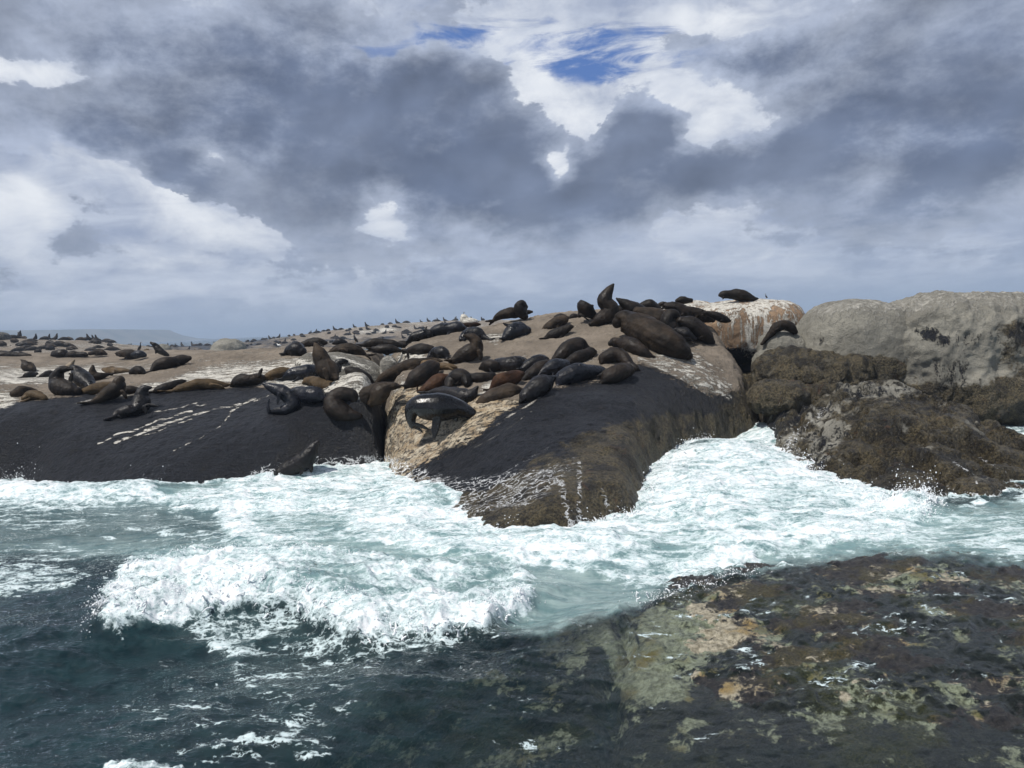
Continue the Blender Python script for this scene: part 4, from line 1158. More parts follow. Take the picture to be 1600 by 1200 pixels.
# ------------------------------------------------------------------ fur seals
def fur_mat(name, base, tip, rough=0.55, spec=0.4, sheen=0.0):
    m, t = new_mat(name)
    tc = t.node('ShaderNodeTexCoord').outputs['Object']
    oi = t.node('ShaderNodeObjectInfo').outputs['Random']
    vec = t.vm('ADD', tc, t.node('ShaderNodeCombineXYZ', {0: t.m('MULTIPLY', oi, 37.0)}).outputs[0])
    a = t.noise(vec, 2.6, 5, 0.6)
    b = t.noise(vec, 14.0, 5, 0.65, 0.5)
    c_ = t.noise(vec, 55.0, 4, 0.7)
    c = t.mix(t.ss(a, 0.38, 0.66), base, tip)
    c = t.mix(t.ss(b, 0.5, 0.75, 0, 0.55), c, tuple(x * 0.45 for x in base))
    c = t.mix(t.ss(c_, 0.55, 0.75, 0, 0.35), c, tuple(min(1, x * 2.0) for x in tip))
    c = t.vm('SCALE', c, s=t.m('ADD', 0.8, t.m('MULTIPLY', oi, 0.45)))
    h = t.m('ADD', t.m('MULTIPLY', b, 0.55), t.m('MULTIPLY', c_, 0.3))
    wetp = t.ss(t.noise(vec, 1.8, 3, 0.5), 0.5, 0.62, 0.0, 0.22)
    p = t.node('ShaderNodeBsdfPrincipled', {'Base Color': c, 'Roughness': t.m('SUBTRACT', t.m('ADD', rough - 0.1, t.m('MULTIPLY', b, 0.22)), wetp), 'Normal': t.bump(h, 0.2 if name.startswith('glisten') else 0.55, 0.03)})
    t.set(p, 'Specular IOR Level', spec)
    t.node('ShaderNodeOutputMaterial', {'Surface': p.outputs[0]})
    return m


FUR = {
    'K': fur_mat('wet_black_fur', (0.0035, 0.0035, 0.004), (0.013, 0.011, 0.011), 0.42, 0.26),
    'G': fur_mat('wet_slate_fur', (0.005, 0.006, 0.009), (0.018, 0.019, 0.026), 0.40, 0.28),
    'B': fur_mat('dark_brown_fur', (0.006, 0.0042, 0.003), (0.021, 0.0145, 0.010), 0.6, 0.22),
    'M': fur_mat('brown_fur', (0.013, 0.009, 0.006), (0.044, 0.031, 0.020), 0.66, 0.18),
    'T': fur_mat('tan_brown_fur', (0.05, 0.034, 0.018), (0.115, 0.08, 0.045), 0.65, 0.12),
    'R': fur_mat('russet_fur', (0.014, 0.007, 0.004), (0.05, 0.024, 0.012), 0.6, 0.12),
    'Y': fur_mat('pale_fur', (0.14, 0.11, 0.075), (0.26, 0.21, 0.15), 0.7, 0.3),
    'W': fur_mat('glistening_fur', (0.003, 0.003, 0.0035), (0.010, 0.009, 0.009), 0.27, 0.42)}
m_eye, t = new_mat('wet_eye')
t.node('ShaderNodeOutputMaterial', {'Surface': t.node('ShaderNodeBsdfPrincipled', {'Base Color': (0.005, 0.005, 0.005, 1), 'Roughness': 0.08}).outputs[0]})

CROPS = {'C1': (0, 500, 4), 'C2': (350, 480, 16 / 3), 'C3': (580, 480, 16 / 3), 'C4': (760, 430, 16 / 3), 'C5': (900, 430, 1600 / 380), 'C8': (0, 480, 16 / 3),
         'L6': (220, 530, 8), 'P': (0, 0, 1), 'CZ': (380, 660, 10 / 3), 'M6': (440, 480, 5), 'F5': (180, 480, 16 / 3)}


def catmull(pts, sub):
    pts = np.asarray(pts, float)
    p = np.vstack([2 * pts[0] - pts[1], pts, 2 * pts[-1] - pts[-2]])
    out = []
    for i in range(1, len(p) - 2):
        for k in range(sub):
            t_ = k / sub
            out.append(0.5 * ((2 * p[i]) + (-p[i - 1] + p[i + 1]) * t_ + (2 * p[i - 1] - 5 * p[i] + 4 * p[i + 1] - p[i + 2]) * t_ ** 2 + (-p[i - 1] + 3 * p[i] - 3 * p[i + 1] + p[i + 2]) * t_ ** 3))
    out.append(pts[-1])
    return np.array(out)


def tube(cent, ra, rb, outv, vs, fs, n=12):
    """closed sweep: ra across (perpendicular to outv), rb along outv"""
    cent = np.asarray(cent, float)
    T = np.gradient(cent, axis=0)
    T /= np.linalg.norm(T, axis=1)[:, None] + 1e-9
    base = len(vs)
    rings = 0
    th = np.arange(n) / n * 2 * math.pi

    def ring(c, t_, a, b, o_):
        nonlocal rings
        o_ = o_ - t_ * (o_ @ t_); o_ /= np.linalg.norm(o_) + 1e-9
        B = np.cross(t_, o_)
        for q in th:
            vs.append(c + B * (math.cos(q) * a) + o_ * (math.sin(q) * b))
        rings += 1
    outv = np.broadcast_to(np.asarray(outv, float), cent.shape)
    for k in (0.97, 0.75, 0.42):
        s_ = math.sqrt(1 - k * k)
        ring(cent[0] - T[0] * min(ra[0], rb[0]) * k, T[0], ra[0] * s_, rb[0] * s_, outv[0])
    for i in range(len(cent)):
        ring(cent[i], T[i], ra[i], rb[i], outv[i])
    for k in (0.42, 0.75, 0.97):
        s_ = math.sqrt(1 - k * k)
        ring(cent[-1] + T[-1] * min(ra[-1], rb[-1]) * k, T[-1], ra[-1] * s_, rb[-1] * s_, outv[-1])
    for r_ in range(rings - 1):
        for j in range(n):
            a = base + r_ * n + j; b = base + r_ * n + (j + 1) % n
            fs.append((a, b, b + n, a + n))
    fs.append(tuple(base + j for j in range(n))[::-1])
    fs.append(tuple(base + (rings - 1) * n + j for j in range(n)))


def blade(a, b, w, vs, fs, normal, bend=0.0, tip=0.35):
    a = np.asarray(a, float); b = np.asarray(b, float)
    L = b - a
    normal = np.asarray(normal, float)
    side = np.cross(L, normal); side /= np.linalg.norm(side) + 1e-9
    k = np.linspace(0, 1, 7)
    cent = a[None] + L[None] * k[:, None] + side[None] * (bend * np.linalg.norm(L) * np.sin(k * math.pi * 0.8))[:, None]
    wd = w * 0.5 * np.interp(k, [0, 0.15, 0.45, 0.8, 1.0], [0.75, 0.95, 1.0, 0.75, tip])
    tk = w * 0.5 * np.interp(k, [0, 0.3, 1.0], [0.6, 0.36, 0.16])
    tube(cent, wd, np.maximum(tk, 0.011), normal, vs, fs, 8)


def finish_seal(name, vs, fs, voxel, mat, origin, extra=None, smooth=2):
    amp_ = 0.35 if mat.name.startswith('glisten') else 1.0
    me = bpy.data.meshes.new(name)
    o3 = np.asarray(origin, float)
    me.from_pydata([tuple(np.asarray(v) - o3) for v in vs], [], fs)
    o = link(name, me)
    rm = o.modifiers.new('r', 'REMESH'); rm.mode = 'VOXEL'; rm.voxel_size = voxel
    sm = o.modifiers.new('s', 'SMOOTH'); sm.iterations = smooth; sm.factor = 0.5
    dg = bpy.context.evaluated_depsgraph_get()
    me2 = bpy.data.meshes.new_from_object(o.evaluated_get(dg))
    o.modifiers.clear()
    n_ = len(me2.vertices)
    co = np.empty(n_ * 3, np.float32); me2.vertices.foreach_get('co', co); co = co.reshape(-1, 3)
    no = np.empty(n_ * 3, np.float32); me2.vertices.foreach_get('normal', no); no = no.reshape(-1, 3)
    cw = co + o3
    dsp = 0.03 * fbm(cw[:, 0] * 3.2, cw[:, 1] * 3.2, cw[:, 2] * 3.2, 2) + 0.010 * fbm(cw[:, 0] * 9, cw[:, 1] * 9, cw[:, 2] * 9, 3, ridge=True)
    co = co + no * (amp_ * dsp * (1.0 if voxel < 0.03 else 1.6))[:, None]
    me2.vertices.foreach_set('co', co.astype(np.float32).ravel())
    o.data = me2
    bpy.data.meshes.remove(me)
    me2.name = name
    me2.materials.clear(); me2.materials.append(mat)
    if extra:
        import bmesh
        bm = bmesh.new(); bm.from_mesh(me2)
        me2.materials.append(m_eye)
        for kind, c, d, r_ in extra:
            c = np.asarray(c) - o3
            if kind == 'eye':
                ret = bmesh.ops.create_icosphere(bm, subdivisions=1, radius=r_, matrix=Matrix.Translation(Vector(c)))
                for v_ in ret['verts']:
                    for f_ in v_.link_faces:
                        f_.material_index = 1
            else:
                q = Vector(d).to_track_quat('Z', 'Y').to_matrix().to_4x4()
                bmesh.ops.create_cone(bm, cap_ends=True, segments=6, radius1=r_ * 0.45, radius2=r_ * 0.12, depth=r_ * 2, matrix=Matrix.Translation(Vector(c)) @ q)
        bm.to_mesh(me2); bm.free()
    me2.polygons.foreach_set('use_smooth', np.full(len(me2.polygons), True))
    me2.update()
    o.location = origin
    return o


SEALS = []
CONT = []


def seal(crop, colr, label, nodes, flips=(), Y=None, auto=True, hind=True, name='fur_seal', dY=0.0, wide=1.12):
    ox, oy, k = CROPS[crop]
    nd = [(ox + n_[0] / k, oy + n_[1] / k, n_[2] / k, (n_[3] if len(n_) > 3 else 0)) for n_ in nodes]
    if Y is None:
        ys = []
        for (u, v, r_, l_) in nd:
            if l_:
                ys.append(np.nan); continue
            h_ = hit(u, v + 0.85 * r_, 9.0)
            ys.append(h_[1] if h_ is not None else np.nan)
        ys = np.array(ys)
        if np.all(np.isnan(ys)):
            print('NO CONTACT', label); Y0 = 24.0; ys[:] = Y0
        Y0 = np.nanmedian(ys)
        idx = np.arange(len(ys)); okk = ~np.isnan(ys)
        ys = np.interp(idx, idx[okk], ys[okk])
    else:
        ys = np.full(len(nd), float(Y)); Y0 = Y
    ys = ys + dY; Y0 = Y0 + dY
    pl = sum(math.hypot(nd[i + 1][0] - nd[i][0], nd[i + 1][1] - nd[i][1]) for i in range(len(nd) - 1)) * Y0 / F
    ys = np.clip(ys, Y0 - 0.3 * pl, Y0 + 0.3 * pl)
    if len(ys) > 2:
        y2 = ys.copy(); y2[1:-1] = (ys[:-2] + 2 * ys[1:-1] + ys[2:]) / 4; ys = y2
    cen = np.array([P(u, v, y) for (u, v, r_, l_), y in zip(nd, ys)])
    nn_ = len(nd)
    rad = np.array([max(r_ * y / F * ((0.98 if i_ == nn_ - 3 else 1.22) if (i_ >= nn_ - 3 and not l_) else (1.15 if i_ == nn_ - 1 else 1.10)), 0.014) for i_, ((u, v, r_, l_), y) in enumerate(zip(nd, ys))])
    # the body lies behind its contact line by its own half depth
    vd = np.array([0, 1.0, 0])
    X4 = catmull(np.hstack([cen, rad[:, None]]), 5)
    c_, r_ = X4[:, :3], np.maximum(X4[:, 3], 0.01)
    vs, fs = [], []
    tube(c_, r_, r_ * wide, vd, vs, fs, 16)
    mm = Y0 / F
    low = min(range(len(nd)), key=lambda i: -nd[i][1])
    bigi = int(np.argmax(rad))
    for fl in flips:
        u0, v0, u1, v1, w_ = fl[:5]
        dd = fl[5] if len(fl) > 5 else -0.5
        a = P(ox + u0 / k, oy + v0 / k, Y0 + dd * rad.max()); b = P(ox + u1 / k, oy + v1 / k, Y0 + dd * rad.max() * 1.1)
        blade(a, b, w_ / k * mm, vs, fs, (0.25, 1, 0.2), bend=(fl[6] if len(fl) > 6 else 0.12))
    L = len(c_)
    if hind:
        T0 = c_[0] - c_[min(3, L - 1)]; T0 /= np.linalg.norm(T0) + 1e-9
        s_ = 0.9 + 0.2 * random.random()
        hl = min(0.40, pl * 0.2) * s_
        T0f = T0 * np.array([1, 1, 0.45])
        for sg in (-1, 1):
            tipp = c_[0] + T0f * hl + np.array([0, 0.08 * sg, 0]) + np.cross(T0, (0, 1, 0)) * 0.09 * sg
            tipp[2] = min(tipp[2], c_[0][2] + 0.03)
            blade(c_[0] + np.array([0, 0.02 * sg, 0]), tipp, 0.14, vs, fs, (0.1, 0.5, 1.0), tip=0.5)
    if (auto or not flips) and pl > 0.55:
        i = int(L * 0.60)
        T = c_[min(i + 1, L - 1)] - c_[i - 1]; T /= np.linalg.norm(T)
        sgn = -1 if random.random() < 0.7 else 1
        a = c_[i] + np.array([0, -0.75, -0.35]) * r_[i]
        b = c_[i] + np.array([0, -1.15, -1.0]) * r_[i] + T * sgn * 0.44 * min(1.0, pl / 1.6) + np.array([0, -.05, -.02])
        blade(a, b, 0.20 * min(1.0, pl / 1.5), vs, fs, (0, 1, 0.6), bend=0.15)
    # ears and eyes
    extra = []
    hp_, hr = cen[-2], rad[-2]
    if hr > 0.035:
        Tn = cen[-1] - cen[-2]; Tn /= np.linalg.norm(Tn) + 1e-9
        upv = np.cross(Tn, (0, 1, 0)); upv = upv if upv[2] > 0 else -upv
        for sg in (-1, 1):
            extra.append(('ear', hp_ + np.array([0, sg * 0.80 * hr, 0]) + upv * 0.48 * hr - Tn * 0.2 * hr, -Tn + upv * 0.5 + np.array([0, sg * 0.4, 0]), 0.026))
            q = hp_ * 0.52 + cen[-1] * 0.48; rr = hr * 0.52 + rad[-1] * 0.48
            extra.append(('eye', q + np.array([0, sg * 0.72 * rr, 0]) + upv * 0.55 * rr, Tn, 0.013))
    org = np.array([c_[:, 0].mean(), c_[:, 1].mean(), float(min(v_[2] for v_ in vs))])
    vox = 0.017 if Y0 < 23 else (0.024 if Y0 < 32 else 0.035)
    o = finish_seal(name, vs, fs, vox, FUR[colr], org, extra if Y0 < 34 else None)
    tag(o, label, 'seal', 'fur seals resting on the rocks')
    SEALS.append(o)
    return o


U1 = 1
# --- the central slab
seal('C3', 'W', 'glistening wet dark seal walking on all fours across the cream coloured rock',
     [(345, 985, 26), (332, 920, 42), (350, 850, 66), (410, 828, 92), (500, 830, 105), (590, 832, 108), (680, 838, 92, U1), (745, 844, 66, U1), (795, 866, 51, U1), (838, 890, 44, U1), (872, 915, 33, U1), (897, 934, 20, U1), (912, 946, 12, U1)],
     [(562, 880, 530, 1088, 84, -0.75, -0.04), (690, 870, 712, 955, 56, 0.5, 0), (345, 975, 478, 1030, 44, -0.2, 0.1), (345, 990, 430, 1050, 38, 0.1, .1)], auto=False, hind=False, Y=16.7)
seal('C3', 'M', 'grey brown seal lying with its back turned just right of the walking seal',
     [(868, 840, 16), (905, 815, 42), (985, 775, 72), (1080, 740, 84), (1170, 722, 72), (1235, 715, 38)], [], auto=False, dY=0.45)
seal('C3', 'K', 'black seal behind the walking one with its snout pointed up to the right',
     [(480, 715, 14), (560, 705, 36), (660, 715, 50), (760, 745, 62), (815, 745, 52), (850, 710, 36, U1), (872, 682, 20, U1), (888, 662, 8, U1)], auto=False)
seal('C3', 'R', 'rusty brown seal curled above the back of the walking seal', [(435, 700, 32), (490, 665, 55), (565, 620, 55), (625, 600, 32)], [(395, 725, 392, 640, 26, 0.4)])
seal('C3', 'B', 'dark seal with its rounded back raised between russet and black seals', [(645, 665, 34), (672, 618, 52), (730, 575, 62, U1), (785, 600, 48), (800, 640, 24)], hind=False)
seal('C3', 'B', 'dark brown seal stretched right behind the round backed seal', [(815, 590, 28), (890, 588, 42), (965, 582, 34), (1010, 568, 22), (1042, 572, 10)], hind=False)
seal('C3', 'R', 'rust red furred seal lying above the grey brown sleeping seal', [(1000, 690, 22), (1070, 625, 62), (1150, 600, 66), (1215, 572, 42), (1262, 552, 16)])
seal('C3', 'B', 'very dark seal with mottled wet back left of the rusty seals', [(300, 655, 28), (370, 600, 66), (450, 540, 76), (520, 495, 52), (550, 480, 20)], [(310, 660, 245, 722, 44, -0.4), (340, 665, 275, 715, 36, 0)], auto=False)
seal('C3', 'M', 'long brown seal sprawled uphill from the crack towards the dark mottled seal', [(45, 630, 14), (110, 588, 40), (215, 538, 50), (330, 488, 54), (430, 456, 34), (520, 442, 18), (588, 446, 9)])
seal('C3', 'T', 'seal resting its light brown head and snout flat on the slab', [(440, 470, 26), (510, 475, 34), (570, 492, 32), (625, 496, 30), (668, 498, 22), (705, 502, 10)], hind=False)
seal('C3', 'M', 'olive brown seal with its muzzle just reaching the pale streaked rock', [(0, 800, 30), (40, 760, 60), (90, 700, 66), (150, 662, 42), (195, 655, 26), (232, 664, 9)], Y=18.6, hind=False)
seal('C3', 'B', 'seal with flipper dangling over the whitened rock edge', [(288, 365, 14), (350, 358, 36), (430, 350, 40), (500, 350, 26)], [(300, 370, 302, 445, 30, -0.6)], auto=False)
seal('C3', 'K', 'black seal nosing down beside the whitened rock edge', [(635, 428, 14), (600, 385, 46), (545, 370, 42), (495, 405, 20), (470, 425, 10)])
seal('C3', 'M', 'brown seal sitting up and twisting its neck back to the left on open rock',
     [(688, 445, 26), (745, 415, 52), (815, 382, 66), (868, 338, 58, U1), (872, 290, 46, U1), (845, 256, 34, U1), (808, 244, 26, U1), (775, 238, 10, U1)], [(900, 365, 905, 440, 50, -0.7)], auto=False)
seal('C3', 'K', 'black seal curled head down behind the twisting brown seal', [(990, 268, 8), (940, 248, 26), (890, 220, 48), (830, 214, 44, U1), (778, 240, 30), (748, 272, 14)], [(775, 260, 770, 308, 26, -.4), (895, 250, 890, 300, 30, -.4)], auto=False)
seal('C3', 'G', 'slate black seal with one flipper raised high lying alone on the tan slope', [(1112, 262, 22), (1165, 215, 62), (1235, 190, 56), (1300, 188, 26)], [(1195, 158, 1103, 126, 40, -0.2)], auto=False)
seal('C3', 'K', 'black seal holding a flipper straight up at the left end of the upper slab', [(305, 288, 14), (350, 250, 36), (420, 232, 38), (480, 222, 30)], [(445, 240, 472, 160, 28, -0.3), (440, 240, 505, 272, 24, -.5)], auto=False, Y=25.2)
seal('C3', 'G', 'long slate black seal lying along the ridge beside the raised flipper', [(470, 228, 24), (560, 196, 50), (650, 182, 50), (730, 168, 42), (790, 178, 14)], Y=25.5)
seal('C3', 'R', 'brown seal resting on the ridge below the whitened skyline rock', [(730, 158, 14), (800, 148, 20), (860, 144, 16), (905, 143, 8)], Y=25.9)
seal('C3', 'B', 'dark seal nosing left in the huddle on the middle slope', [(1080, 500, 30), (1010, 492, 56), (950, 492, 36), (905, 512, 12)], auto=False, hind=False)
seal('C3', 'K', 'black seal in the middle of the huddle with a pale flipper pad showing', [(1060, 470, 40), (1130, 478, 60), (1200, 478, 60), (1260, 455, 34)], [(1180, 520, 1215, 462, 50, -1.0)], auto=False)
seal('C3', 'K', 'glossy black seal closing the right end of the huddle on the middle slope', [(1262, 520, 24), (1330, 478, 56), (1420, 450, 46), (1480, 458, 14)])
seal('C4', 'B', 'dark brown seal with high rounded back above the tangled group', [(558, 715, 24), (630, 655, 54), (700, 602, 70), (775, 592, 62), (835, 612, 26)])
seal('C4', 'B', 'dark seal resting its head right beside the high rounded back', [(680, 735, 30), (755, 692, 52), (825, 662, 46), (872, 646, 36), (905, 640, 14)], hind=False)
seal('C4', 'B', 'reddish black seal stretched low through the tangled group', [(300, 885, 32), (375, 825, 50), (465, 768, 46), (545, 735, 26)], auto=False)
seal('C4', 'G', 'slate seal wedged in the middle of the tangled group', [(425, 850, 20), (500, 790, 50), (590, 765, 56), (660, 745, 34)], auto=False)
seal('C4', 'G', 'blue grey wet seal lying on its side with flipper folded along its flank', [(600, 925, 28), (640, 868, 62), (740, 820, 76), (850, 808, 66), (940, 802, 40), (992, 798, 12)], [(780, 752, 640, 835, 40, -0.85, 0.1), (600, 930, 685, 1005, 34, -0.6), (590, 900, 640, 985, 30, -.6)], auto=False)
seal('C4', 'K', 'black seal lying lowest in the group with its head toward the dark wet rock', [(560, 860, 20), (500, 895, 66), (430, 935, 84), (355, 985, 66), (312, 1025, 44), (288, 1050, 18)], auto=False, hind=False)
seal('C4', 'B', 'dark seal with humped back behind the seal waving its hind flippers', [(962, 725, 20), (985, 695, 46), (1060, 665, 58), (1130, 680, 50), (1200, 750, 40), (1240, 780, 26), (1268, 795, 10)], hind=False)
seal('C4', 'B', 'brown black seal at the right tip of the group over black rock', [(958, 905, 24), (1030, 852, 66), (1115, 805, 72), (1180, 790, 48), (1215, 800, 16)], [(955, 895, 952, 955, 44, -.3), (1010, 785, 915, 838, 40, -0.8)], auto=False, hind=False)
seal('C4', 'B', 'dark seal stretched downhill with trailing hind flippers below the huge bull', [(1400, 692, 16), (1340, 665, 36), (1270, 622, 54), (1190, 578, 60), (1110, 562, 42), (1065, 560, 34), (1035, 568, 16)], [(1350, 670, 1462, 742, 30, 0), (1350, 655, 1480, 700, 34, 0.3)], auto=False, hind=False)
seal('C5', 'M', 'huge brown bull with thick folded neck sprawled down the right side of the slab',
     [(738, 532, 26), (700, 500, 58), (620, 455, 84), (530, 408, 92), (440, 360, 92), (355, 318, 80), (300, 300, 56), (275, 310, 30)], [(505, 455, 585, 520, 42, -0.95)], auto=False, hind=False)
seal('C5', 'B', 'seal with its snout pointed straight to the sky on the summit', [(92, 322, 10), (140, 298, 34), (205, 262, 52), (225, 220, 48, U1), (192, 178, 44, U1), (196, 142, 40, U1), (212, 108, 28, U1), (232, 80, 15, U1), (246, 60, 5, U1)], [(190, 240, 150, 150, 24, 0.3)], Y=22.6, hind=False, auto=True)
seal('C5', 'B', 'hunched dark seal with a rounded back left of the sky pointing seal', [(110, 262, 26), (80, 235, 42), (62, 205, 50, U1), (70, 180, 36, U1), (40, 240, 22), (20, 270, 10)], [(25, 262, 85, 305, 18, -.5)], Y=23.0, auto=False, hind=False)
seal('C5', 'B', 'dark seal peering up between the sky pointing seal and the bull', [(440, 240, 30), (380, 222, 44), (325, 190, 30, U1), (290, 168, 18, U1), (266, 153, 7, U1)], Y=23.0, hind=False)
seal('C5', 'B', 'dark seal humped on the skyline behind the bull', [(540, 225, 24), (490, 198, 30), (445, 205, 24)], Y=23.6, auto=False, hind=False)
seal('C5', 'B', 'small dark seal barely showing on the skyline right of the humped seal', [(548, 195, 12), (568, 190, 15), (592, 190, 10)], Y=24.2, auto=False, hind=False)
seal('C5', 'B', 'dark long seal sloping right along the upper edge above the pale grey seal', [(600, 205, 22), (655, 212, 38), (725, 250, 34), (785, 285, 12)], Y=22.8, auto=False)
seal('C5', 'M', 'olive brown broad seal lying behind the bull', [(405, 235, 26), (480, 268, 62), (560, 290, 58), (620, 270, 40)], Y=22.3, auto=False, hind=False)
seal('C5', 'B', 'dark seal turning its head back over its shoulder beside the bull', [(700, 400, 24), (640, 355, 46), (598, 325, 44), (610, 275, 38, U1), (645, 255, 28, U1), (672, 275, 14, U1)], Y=21.3, auto=False, hind=False)
seal('C5', 'B', 'dark seal hanging its head over the right edge of the slab', [(690, 300, 26), (745, 322, 50), (820, 372, 60), (865, 415, 36), (890, 440, 18)], Y=21.2, auto=False, hind=False)
seal('C5', 'K', 'black seal squeezed low between the bull and the seal hanging over the edge', [(660, 362, 22), (715, 388, 36), (780, 420, 14)], Y=20.9, auto=False)
seal('C5', 'M', 'grey brown seal with one thin flipper lifted near the stained boulder', [(725, 222, 18), (790, 248, 38), (850, 275, 32), (900, 292, 16)], [(790, 280, 848, 228, 20, -.9)], Y=22.8, auto=False)
seal('C5', 'B', 'slim dark seal stretched out at the foot of the stained boulder', [(865, 252, 14), (930, 270, 28), (980, 290, 18), (1010, 300, 7)], Y=22.4, auto=False)
seal('C5', 'B', 'small dark seal resting where the slab meets the stained boulder', [(662, 168, 10), (700, 164, 22), (755, 166, 14)], Y=24.0, auto=False, hind=False)
seal('C5', 'B', 'dark seal lying flat on top of the stained boulder', [(1190, 156, 8), (1145, 148, 22), (1080, 130, 34), (1010, 124, 28), (965, 126, 18), (946, 130, 8)], [(975, 140, 955, 164, 14, -.9), (1150, 150, 1215, 162, 14, 0)], Y=24.0, auto=False, hind=False)
seal('C5', 'M', 'brown seal arched over the top of the small rough boulder', [(1222, 452, 8), (1275, 392, 18), (1320, 345, 30), (1368, 325, 30), (1415, 345, 26), (1440, 372, 14)], Y=21.2, auto=False, hind=False)
seal('C4', 'M', 'brown seal lying on the left end of the summit skyline', [(60, 378, 10), (105, 342, 28), (180, 318, 40), (245, 312, 36), (300, 318, 26), (350, 308, 14), (382, 305, 7)], Y=25.4)
seal('C4', 'B', 'dark seal sitting upright in front of the one on the summit skyline', [(320, 345, 26), (300, 318, 42), (282, 270, 48, U1), (300, 245, 34, U1), (335, 265, 10, U1)], [(320, 320, 345, 355, 26, -.6)], Y=25.0, auto=False, hind=False)
seal('C4', 'M', 'grey brown seal lying uphill above the small sleeping seal', [(465, 482, 16), (515, 435, 38), (595, 390, 46), (660, 362, 28), (685, 352, 10)], Y=23.2)
seal('C4', 'B', 'dark seal tucked behind the grey brown one near the summit', [(555, 362, 14), (620, 348, 24), (672, 345, 12)], Y=24.4, auto=False)
seal('C4', 'B', 'small dark sleeping seal alone on the tan rock below the summit', [(492, 532, 16), (550, 498, 38), (630, 464, 40), (692, 436, 22), (718, 430, 9)], Y=22.2)
seal('C4', 'B', 'small dark seal lying between the summit seals', [(690, 362, 14), (722, 345, 22), (755, 338, 12)], Y=24.0, auto=False)
seal('P', 'B', 'dark seal half hidden in front of the sky pointing seal', [(938, 508, 4), (950, 500, 7), (962, 490, 9), (975, 484, 7)], Y=23.4, auto=False, hind=False)
# --- the left slab
seal('C2', 'G', 'dark glistening seal sitting curled with head thrown back to the left', [(375, 875, 16), (440, 862, 30), (520, 850, 48), (570, 800, 60), (535, 740, 58, U1), (480, 705, 52, U1), (425, 680, 42, U1), (385, 665, 32, U1), (352, 650, 18, U1), (328, 638, 7, U1)], [(372, 880, 385, 765, 26, -0.5, 0.1), (455, 720, 440, 800, 46, -.9)], auto=False, hind=False)
seal('C2', 'B', 'dark reddish seal bent round to scratch its own belly', [(1130, 905, 22), (1060, 895, 46), (955, 865, 80), (905, 800, 68), (930, 745, 60), (1000, 722, 54, U1), (1065, 735, 46, U1), (1085, 785, 36, U1), (1072, 840, 18, U1)], auto=False, hind=False)
seal('C2', 'M', 'olive brown seal reaching right across the end of the left slab', [(1110, 775, 54), (1190, 745, 74), (1290, 692, 62), (1370, 660, 40), (1425, 656, 24), (1464, 660, 8)], auto=True, hind=False, Y=18.9)
seal('C2', 'T', 'light brown seal lying behind the blue grey seal', [(1010, 705, 26), (930, 680, 44), (820, 648, 50), (730, 618, 42), (690, 618, 28), (664, 632, 12)], auto=False)
seal('C2', 'G', 'blue grey wet seal asleep between the curled seal and the scratching one', [(838, 770, 20), (770, 738, 66), (685, 732, 72), (615, 712, 44), (578, 692, 16)], auto=True, hind=False)
seal('C2', 'M', 'big seal sitting tall with reddish neck and snout pointing up', [(935, 595, 16), (905, 570, 50), (862, 520, 78), (828, 465, 68, U1), (805, 405, 56, U1), (785, 365, 46, U1), (770, 335, 30, U1), (762, 315, 18, U1), (756, 300, 8, U1)], [(840, 520, 850, 610, 60, -.9)], auto=False, hind=False)
seal('C2', 'G', 'slate black seal lying against the left side of the tall sitting seal', [(490, 600, 12), (545, 565, 42), (625, 548, 58), (700, 545, 55), (755, 530, 40)])
seal('C2', 'K', 'black seal looking right just behind the tall sitting seal', [(1000, 590, 22), (970, 545, 42), (945, 495, 38, U1), (955, 462, 28, U1), (990, 450, 18, U1), (1026, 452, 7, U1)], auto=False, hind=False, Y=21.8)
seal('C2', 'B', 'dark brown seal lying in front of the pale streaked boulder', [(1252, 645, 14), (1185, 602, 46), (1105, 560, 55), (1045, 530, 34), (1015, 515, 12)], Y=20.9, hind=False)
seal('C2', 'K', 'small black blue seal bundled on the tan slope', [(505, 392, 10), (545, 360, 42), (605, 355, 54), (650, 372, 34)], auto=False)
seal('C2', 'B', 'dark seal lying low behind the tan slope ridge', [(640, 315, 18), (715, 298, 34), (795, 292, 30), (850, 296, 14)], Y=28.0, auto=False)
seal('C2', 'K', 'black rounded seal back showing behind the grey brown seal', [(908, 300, 12), (960, 288, 26), (1015, 296, 12)], Y=28.0, auto=False, hind=False)
seal('C2', 'M', 'grey brown seal lying with pale face on the light boulder', [(1190, 402, 6), (1130, 368, 32), (1045, 345, 44), (955, 352, 40), (905, 372, 24), (868, 382, 10)], Y=22.8, auto=False)
seal('C2', 'B', 'long dark seal stretched on the rocks behind the light boulder', [(1148, 315, 12), (1225, 302, 36), (1320, 296, 34), (1405, 305, 26), (1475, 316, 12)], Y=25.5)
seal('C2', 'B', 'dark seal with a flipper dropping into the crack', [(1232, 348, 14), (1300, 352, 34), (1380, 350, 32), (1470, 362, 12)], [(1330, 375, 1400, 450, 36, -.5)], Y=24.0, auto=False)
seal('C2', 'B', 'dark seal resting between the light boulder and the outcrop', [(1440, 300, 10), (1490, 310, 24), (1550, 305, 16)], Y=25.8, auto=False, hind=False)
seal('C2', 'T', 'olive tan seal lying at the foot of the tan slope', [(350, 585, 26), (420, 562, 50), (495, 545, 42), (552, 525, 14)], auto=False)
seal('L6', 'B', 'reddish brown seal on its back with one flipper poking up', [(1125, 585, 14), (1175, 550, 48), (1255, 518, 74), (1350, 515, 76), (1440, 508, 62), (1515, 490, 40)], [(1490, 460, 1522, 370, 52, 0)], auto=False, hind=False)
seal('L6', 'T', 'long tan seal lying flat along the edge of the black rock', [(385, 652, 10), (450, 630, 34), (560, 602, 50), (700, 565, 62), (850, 560, 62), (960, 560, 46), (1050, 575, 24), (1108, 570, 10)])
